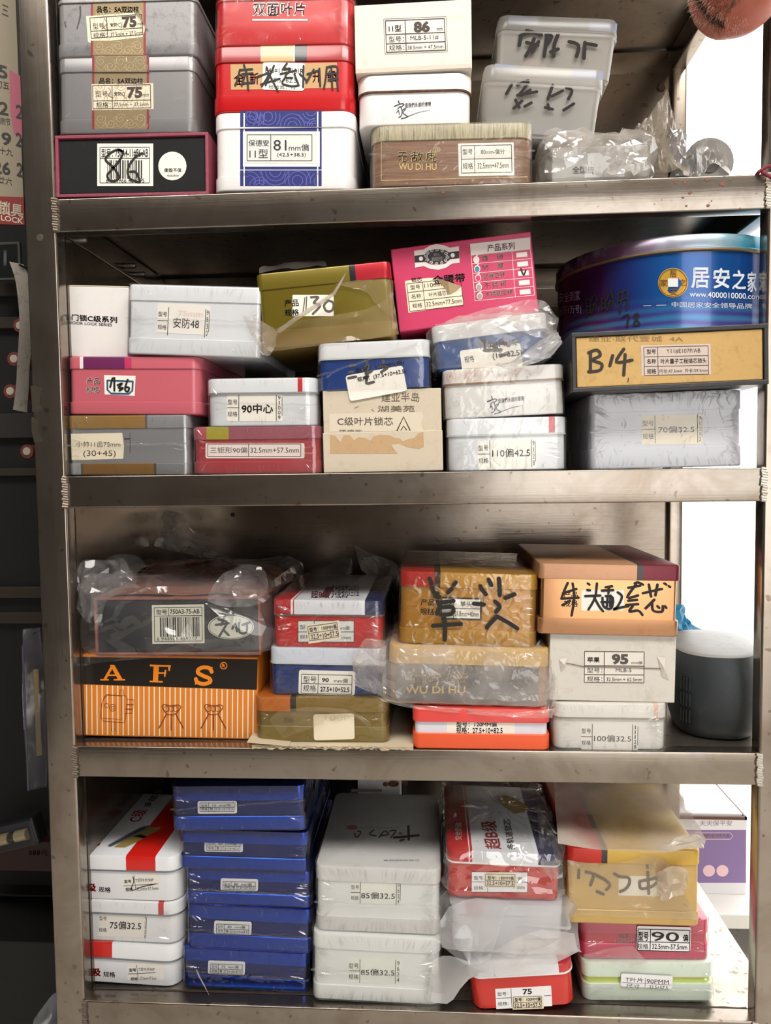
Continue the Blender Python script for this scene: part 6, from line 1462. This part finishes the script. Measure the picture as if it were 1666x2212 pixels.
sheet(T, 'bag_fold', film('shiny_bag_fold', .12, '#f0eef0', .07, .8, 55., 2.4), ([(1160, 1740, .10), (1190, 1780, .06), (1205, 1815, .03), (1222, 1822, .01)], [(1165, 1860, .006), (1180, 1885, .0), (1205, 1900, -.002), (1215, 1870, .004)]), 14, 12, .01, 25, 36)
k3 = T
# l: right stack
T = place('green_lock_tin', (1258, 2078), (1546, 2078), (1262, 2176), (1544, 2178), .03, on=S4)
tag(T.o, 'pale mint tin with lime green middle at the bottom of the right stack', 'tin')
MINT = mat('mint_plastic', '#d6e4d4', .35, coat=.2); tin(T, .22, .0215, .0245, MINT, mat('lime_body', '#c2cf52', .4), MINT, r=.012, ins=.003)
s = sticker(T, (1342, 2108, 1454, 2136), mat('white_card', '#f0eff0', .5), 3, r=4, y=-.0026); I = Ink(3, (1342, 2108)); I.line(1395, 2110, 1395, 2134, .8).line(1344, 2122, 1452, 2122, .6).text('T叶片', 1352, 2110, 1390, 2120).text('尺寸', 1354, 2124, 1384, 2133).text('90PMM', 1398, 2112, 1446, 2121).text('32.5+57.5', 1404, 2125, 1444, 2132); I.put(T, 'printing', mat('dark_grey_print', '#4c463f', .6), s, .0006, y=-.0026)
wrap(T, CLEAR, seed=101, creases=26, seam=(.4, .3)); l1 = T
T = place('rose_lock_tin', (1253, 1984), (1536, 1987), (1258, 2076), (1534, 2079), .034, on=l1)
tag(T.o, 'wrapped rose red tin with upside down lettering and a large 90 label', 'tin')
ROS = mat('rose_enamel', '#c03a58', .32, coat=.3); tin(T, .23, .021, .0215, ROS, mat('crimson_body', '#b81c3c', .32, coat=.3), mat('magenta_base', '#c02450', .32, coat=.3), r=.012)
I = Ink(); I.text('品名：', 1337, 2015, 1366, 2026, .02).text('双面叶片', 1328, 2029, 1373, 2040, .03); I.put(T, 'printing', mat('pink_white_print', '#eec6cc', .5), None, .0004)
s = sticker(T, (1377, 2003, 1493, 2055), mat('white_card', '#f0eff0', .5), 1.5, r=3, y=-.0026); I = Ink(1.5, (1377, 2003)); I.table(1379, 2007, 1491, 2053, (1406,), (2034,), 1.6).text('型号', 1380, 2012, 1402, 2032, .03).text('90', 1408, 2012, 1468, 2032, .01).text('偏', 1476, 2016, 1488, 2031, .02).text('规格', 1378, 2038, 1402, 2050).text('32.5mm-57.5mm', 1410, 2038, 1486, 2049, .01); I.put(T, 'printing', INK, s, .0006, y=-.0026)
wrap(T, CLEAR, seed=102, creases=60); sheet(T, 'film_flap', MILKY, ([(1262, 2062, .03), (1300, 2052, .028), (1358, 2042, .026), (1374, 2050, .026)], [(1258, 2070, .03), (1310, 2078, .026), (1370, 2092, .024), (1402, 2082, .026)]), 14, 6, .004, 27, 40); l2 = T
T = place('gold_lock_tin', (1222, 1832), (1516, 1837), (1226, 1978), (1512, 1988), .018, on=l2)
tag(T.o, 'bagged gold tin with red lid corner and marker scrawl, top of the right stack', 'tin')
x1, x2 = xloc(T, 1298, 1850), xloc(T, 1311, 1850)
PG = mat('pale_gold_tin', '#c9a866', .36, .25, dirt=.2, dirtcol='#8a6f44', scale=30); tin(T, .22, .0205, .0195, mat('red_gold_lid', '#cc2c1c', .34, .1, bands=((x1, '#3c3430'), (x2, '#cfa848'))), PG, PG, r=.01)
sticker(T, (1337, 1893, 1425, 1936), PAPER, 1, r=3)
J = Ink(); J.strokes([[(1251, 1880), (1250, 1896)], [(1266, 1884), (1282, 1890), (1276, 1912)], [(1282, 1888), (1306, 1900), (1318, 1912), (1310, 1922)], [(1290, 1926), (1304, 1932)], [(1328, 1888), (1340, 1894), (1358, 1896), (1360, 1908), (1352, 1920), (1340, 1926)], [(1382, 1904), (1386, 1920), (1414, 1912), (1424, 1896)], [(1382, 1904), (1420, 1896)], [(1400, 1884), (1402, 1930)], [(1399, 1868), (1400, 1874)]], 6.5); J.put(T, 'marker_writing', mat('brush_marker', '#15100a', .6), None, .0009)
BGD = film('beige_bag', .62, '#eadfd2', .16, .6, 40., 1.2, .3)
sheet(T, 'bag_over_lid', BGD, ([(1196, 1690, .16), (1260, 1686, .18), (1360, 1686, .18), (1450, 1692, .17), (1478, 1730, .13)], [(1206, 1822, -.002), (1290, 1834, .0), (1400, 1842, .0), (1470, 1836, .0), (1526, 1812, .004)]), 26, 20, .004, 31, 26)
sheet(T, 'bag_fold', BGD, ([(1424, 1830, .014), (1460, 1812, .01), (1500, 1800, .01), (1524, 1812, .02)], [(1430, 1838, .012), (1470, 1836, .01), (1500, 1834, .012), (1520, 1832, .018)]), 14, 6, .006, 32, 30)
sheet(T, 'bag_over_front', film('beige_bag_thin', .3, '#e2d2b4', .14, .5, 50., 1.2, .3), ([(1226, 1858, .017), (1300, 1866, .016), (1360, 1858, .016), (1400, 1846, .016), (1440, 1858, .016)], [(1232, 1976, .016), (1300, 1978, .016), (1380, 1982, .016), (1450, 1984, .016), (1510, 1986, .016)]), 26, 18, .002, 33, 50)
sheet(T, 'bag_scrap', film('white_torn_film', .55, '#e3d5c6', .2, .5, 40.), ([(1422, 1884, .01), (1450, 1872, .006), (1480, 1876, .006), (1490, 1900, .008)], [(1424, 1950, .012), (1450, 1938, .006), (1475, 1930, .006), (1486, 1910, .008)]), 12, 10, .008, 34, 45)
# things at the back of the bottom shelf
T = place('white_carton', (776, 1672), (868, 1672), (776, 1760), (868, 1760), .31, on=S4)
tag(T.o, 'white carton with brown print at the back of the bottom shelf', 'carton'); simple_box(T, .05, mat('white_card', '#e6e1de', .6, dirt=.1, dirtcol='#b0a49a', scale=30))
I = Ink(); I.ell(850, 1693, 12, 7).ell(875, 1691, 7, 6).ell(833, 1694, 6, 5); I.put(T, 'printing', mat('brown_flower_print', '#6a3a20', .6, dirt=.6, dirtcol='#d0a070', scale=200), None, .0004)
# ------------------------------------------------------------------ outside right: table with purple carton
tz = at(1540, 1931, .55).z
tb = empty('white_table', Matrix.Translation(Vector((1.0, .9, 0)))); tag(tb, 'white table outside the right side of the rack', 'table')
WT2 = mat('table_white', '#e9e6e0', .5)
MB().box(-.47, .8, -.42, .6, tz - .03, tz, .003).build('table_top', WT2, tb)
for sx in (-.44, .74):
    for sy in (-.38, .54): MB().box(sx, sx + .04, sy, sy + .04, 0, tz - .03).build('leg', WT2, tb)
T = place('purple_carton', (1436, 1764), (1613, 1764), (1436, 1931), (1613, 1931), .55, on=tz, roll=0)
tag(T.o, 'white and purple printed carton on the table beyond the bottom shelf', 'carton'); T.D = .16; T.ins = 0
MB().box(-T.W / 2, T.W / 2, 0, T.D, 0, T.H - .006, .001).build('box_body', mat('white_carton_gloss', '#e8e4e6', .5), T.o)
mb = MB(); W, H, D = T.W, T.H, T.D
for b_ in ((-W / 2, W / 2, 0, .004), (-W / 2, W / 2, D - .004, D), (-W / 2, -W / 2 + .012, 0, D), (W / 2 - .004, W / 2, 0, D)): mb.box(b_[0], b_[1], b_[2], b_[3], H - .006, H)
mb.build('brown_tray_rim', mat('brown_rim', '#5a3a2c', .5), T.o)
MB().box(-W / 2 + .016, W / 2 - .006, .008, D - .006, H - .006, H + .004, .002).build('white_insert', mat('white_carton_gloss', '#e8e4e6', .5), T.o)
s = Ink().rect(1440, 1793, 1612, 1907).put(T, 'purple_panel', mat('purple_print', '#8a72a2', .5), None, .0003)
I = Ink(); I.ell(1532, 1881, 13, 12.5).ell(1561, 1881, 13, 12.5); I.put(T, 'round_badges', mat('pink_white_print', '#eec6cc', .5), s, .0006)
Ink().text('国锁匠推荐产品', 1522, 1801, 1576, 1809, .02).stroke([(1500, 1799), (1578, 1799), (1584, 1806), (1578, 1813), (1500, 1813)], 1.2, 1).put(T, 'printing', mat('pink_white_print', '#eec6cc', .5), s, .0006)
Ink().text('天天保平安', 1512, 1772, 1582, 1784).put(T, 'printing', mat('taupe_print', '#9a8280', .6), None, .0004)
# ================================================================== dark stall to the left of the rack
BW = empty('display_board', Matrix.Translation(Vector((-.85, .30, 0)))); tag(BW, 'dark wall display board with beige rails left of the rack', 'display board')
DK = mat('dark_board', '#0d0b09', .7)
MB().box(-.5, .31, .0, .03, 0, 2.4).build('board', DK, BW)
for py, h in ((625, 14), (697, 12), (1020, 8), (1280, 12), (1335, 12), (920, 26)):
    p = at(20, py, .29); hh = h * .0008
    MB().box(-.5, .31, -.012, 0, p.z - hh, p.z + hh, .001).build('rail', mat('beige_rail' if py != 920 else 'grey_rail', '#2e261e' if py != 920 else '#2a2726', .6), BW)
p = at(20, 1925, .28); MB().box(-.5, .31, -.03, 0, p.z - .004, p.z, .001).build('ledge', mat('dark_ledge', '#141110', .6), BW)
MB().box(-.5, .34, -.13, 0, 0, p.z - .02, .002).build('dark_filler_box', mat('black_filler', '#0c0b0a', .6), BW)  # dark box added to hide the bright floor and keep this corner black
# calendar
T = place('wall_calendar', (-70, -60), (36, -40), (-40, 470), (50, 500), .10, yaw=12, roll=0)
tag(T.o, 'cream wall calendar with pink blossom and a red advertising foot, left edge', 'calendar')
MB().box(-T.W / 2, T.W / 2, 0, .002, 0, T.H, .0004).build('page', mat('calendar_page', '#8f8470', .7), T.o)
MB().box(-T.W / 2 - .0005, T.W / 2 + .0005, -.0008, .0026, 0, zloc(T, 20, 425), .0003).build('red_foot', mat('calendar_red', '#7c1418', .5), T.o)
Ink().poly([(20, 150), (45, 165), (48, 300), (30, 290), (22, 240)]).put(T, 'pink_blossom', mat('blossom_pink', '#a8586a', .7), None, .0003)
I = Ink()
for x, y, a, b_ in ((-4, 138, '5', '初五'), (-2, 216, '12', '植树节'), (4, 282, '19', '十九'), (2, 345, '26', '廿六')): I.stext(a, x if len(a) == 1 else x - 16, y, x + 20, y + 28, 6, .02).stext(b_, x - 6, y + 34, x + 24, y + 50, 6)
I.stext('2', 34, 225, 50, 255, 4, .02).stext('2', 34, 285, 48, 315, 4, .02).stext('2', 36, 350, 50, 380, 4, .02); I.put(T, 'printing', INK, None, .0005)
Ink().stext('三', 4, 8, 18, 30, 6).put(T, 'printing', INK, None, .0005)
Ink().stext('锁具', -4, 432, 50, 462, 10, .035).put(T, 'printing', mat('cream_print', '#cdbfa8', .6), None, .0004, y=-.0008)
I = Ink(); I.stext('LOCK', 2, 464, 50, 476, 8, .02); I.put(T, 'printing', mat('cream_print', '#cdbfa8', .6), None, .0004, y=-.0008)
# dark framed panel, hanging strip card, tube ends, packets
T = place('dark_panel', (-40, 522), (42, 524), (-40, 604), (46, 606), .24, roll=0); tag(T.o, 'small black panel with pale frame behind the left post', 'panel')
T.D = .006; MB().box(-T.W / 2, T.W / 2, 0, .006, 0, T.H, .001).build('frame', mat('grey_green_frame', '#4c4f48', .5), T.o); MB().box(-T.W / 2 + .004, T.W / 2 - .004, -.001, .005, .004, T.H - .004, .0005).build('face', mat('black_face', '#0d1112', .4), T.o)
Ink().text('●●●', 8, 540, 14, 575).put(T, 'printing', mat('dim_print', '#6a6e6a', .6), None, .0012)
v = []; f = []; n = 14
edge = [(20, 565), (32, 600), (38, 640), (42, 690), (40, 740), (37, 790), (34, 840), (28, 885)]
for i, (x, y) in enumerate(smooth_pts(edge, 3)):
    a = at(x, y, .10); b_ = at(x + 30 + 4 * math.sin(i * .3), y + 6, .125); v += [a, b_, b_ + Vector((0, .001, 0)), a + Vector((0, .001, 0))]
for i in range(len(v) // 4 - 1):
    a = 4 * i; f += [(a, a + 1, a + 5, a + 4), (a + 1, a + 2, a + 6, a + 5), (a + 2, a + 3, a + 7, a + 6), (a + 3, a, a + 4, a + 7)]
e_ = empty('price_strip', Matrix.Translation(at(34, 885, .10))); o = e_; mi_ = e_.matrix_world.inverted(); mesh_obj('card', [mi_ @ Vector(q) for q in v], f, mat('strip_card', '#b9b1a4', .6, dirt=.5, dirtcol='#3a4038', scale=55), e_); pk = at(42, 572, .11); MB().tube([mi_ @ pk, mi_ @ Vector((pk.x, .298, pk.z))], .0015, 6).build('hook', mat('hook_wire', '#3a3632', .4, .6), e_); tag(o, 'curved paper strip card hanging down beside the left post', 'card')
for k, (x, y) in enumerate(((43, 703), (30, 775), (22, 845), (58, 975))):
    c = at(x, y, .20); r_ = .011
    e_ = empty('tube_packet', Matrix.Translation(c)); tag(e_, ('highest', 'second highest', 'third', 'lowest')[k] + ' of the round pale capped tubes hanging left of the rack', 'tube', 'round tubes on the display board')
    MB().tube([(0, 0, 0), (0, .09, 0)], r_, 20).build('tube', mat('dim_red_tube', '#6b3a34', .4), e_, True); MB().tube([(0, -.0015, 0), (0, 0, 0)], [r_ * .55, r_ * .6], 16).build('cap', mat('pale_cap', '#b3a698', .5), e_, True)
PK = film('packet_film', .16, '#a8a4b8', .12, .5, 30., 1.5)
T = place('key_packet', (58, 1365), (100, 1350), (42, 1722), (100, 1690), .10, yaw=35, roll=0); tag(T.o, 'clear hanging packet of key blanks beside the left post', 'packet'); T.D = .01
mb = MB()
for k in range(9):
    z = T.H * k / 8; w = T.W / 2 * (.65 + .35 * math.sin(.3 + k * .33)); mb.v += [(-w, -.004 * math.sin(k), z), (w, 0, z), (w, .008, z), (-w, .008, z)]
for k in range(8):
    a = 4 * k; mb.f += [(a, a + 1, a + 5, a + 4), (a + 1, a + 2, a + 6, a + 5), (a + 2, a + 3, a + 7, a + 6), (a + 3, a, a + 4, a + 7)]
mb.build('sleeve', PK, T.o, True); MB().tube([(0, 0, T.H * .97), T.mi @ Vector((T.org.x, .298, T.org.z + T.H))], .0015, 6).build('hook', mat('hook_wire', '#3a3632', .4, .6), T.o); MB().box(-T.W / 2 * .9, -T.W / 2 * .75, -.003, .009, 0, T.H * .9, .001).build('seal_strip', mat('lilac_seal', '#4c4a5a', .4), T.o)
for k in range(3): MB().box(.0, .008, .001, .004, T.H * (.2 + .18 * k), T.H * (.2 + .18 * k) + .045, .001).build('key_blank', mat('dull_brass', '#8a7a58', .4, .6), T.o)
T = place('lock_blister', (-20, 1790), (84, 1758), (-20, 1852), (88, 1822), .16, roll=14); tag(T.o, 'boxed pale lock cylinder lying in the dark at the left edge', 'lock cylinder'); T.D = .03
MB().box(-T.W / 2, T.W / 2, 0, .03, 0, T.H, .004).build('tray', mat('dark_tray', '#17181b', .4), T.o)
MB().box(-T.W / 2 + .004, T.W / 2 - .004, -.001, .02, .004, T.H - .004, .003).build('lining', mat('grey_lining', '#26262c', .6), T.o)
zc = T.H * .5; mb = MB(); mb.tube([(-T.W * .28, -.004, zc), (-T.W * .02, -.004, zc)], .009, 14); mb.build('cylinder_half', mat('pale_brass', '#a8997a', .35, .5), T.o, True)
mb = MB(); mb.tube([(T.W * .12, -.004, zc), (T.W * .36, -.004, zc)], .009, 14); mb.build('cylinder_half', mat('pale_brass', '#a8997a', .35, .5), T.o, True); MB().tube([(-T.W * .03, -.004, zc), (T.W * .13, -.004, zc)], .007, 12).build('cam', mat('dark_cam', '#4c463c', .4, .6), T.o, True)
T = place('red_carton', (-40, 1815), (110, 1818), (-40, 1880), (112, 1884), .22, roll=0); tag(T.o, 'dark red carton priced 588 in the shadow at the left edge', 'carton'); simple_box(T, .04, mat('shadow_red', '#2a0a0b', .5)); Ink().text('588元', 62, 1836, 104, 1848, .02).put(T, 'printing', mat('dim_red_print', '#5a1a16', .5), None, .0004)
o = sheet(None, 'plastic_sack', film('grey_sack', .7, '#a9adb4', .2, .4, 30.), ([(68, 2212, .06), (90, 2180, .06), (112, 2150, .07), (128, 2140, .07)], [(60, 2260, .05), (90, 2260, .05), (110, 2260, .05), (135, 2260, .06)]), 10, 10, .006, 3, 30); tag(o, 'pale plastic sack beside the foot of the left post', 'plastic bag')
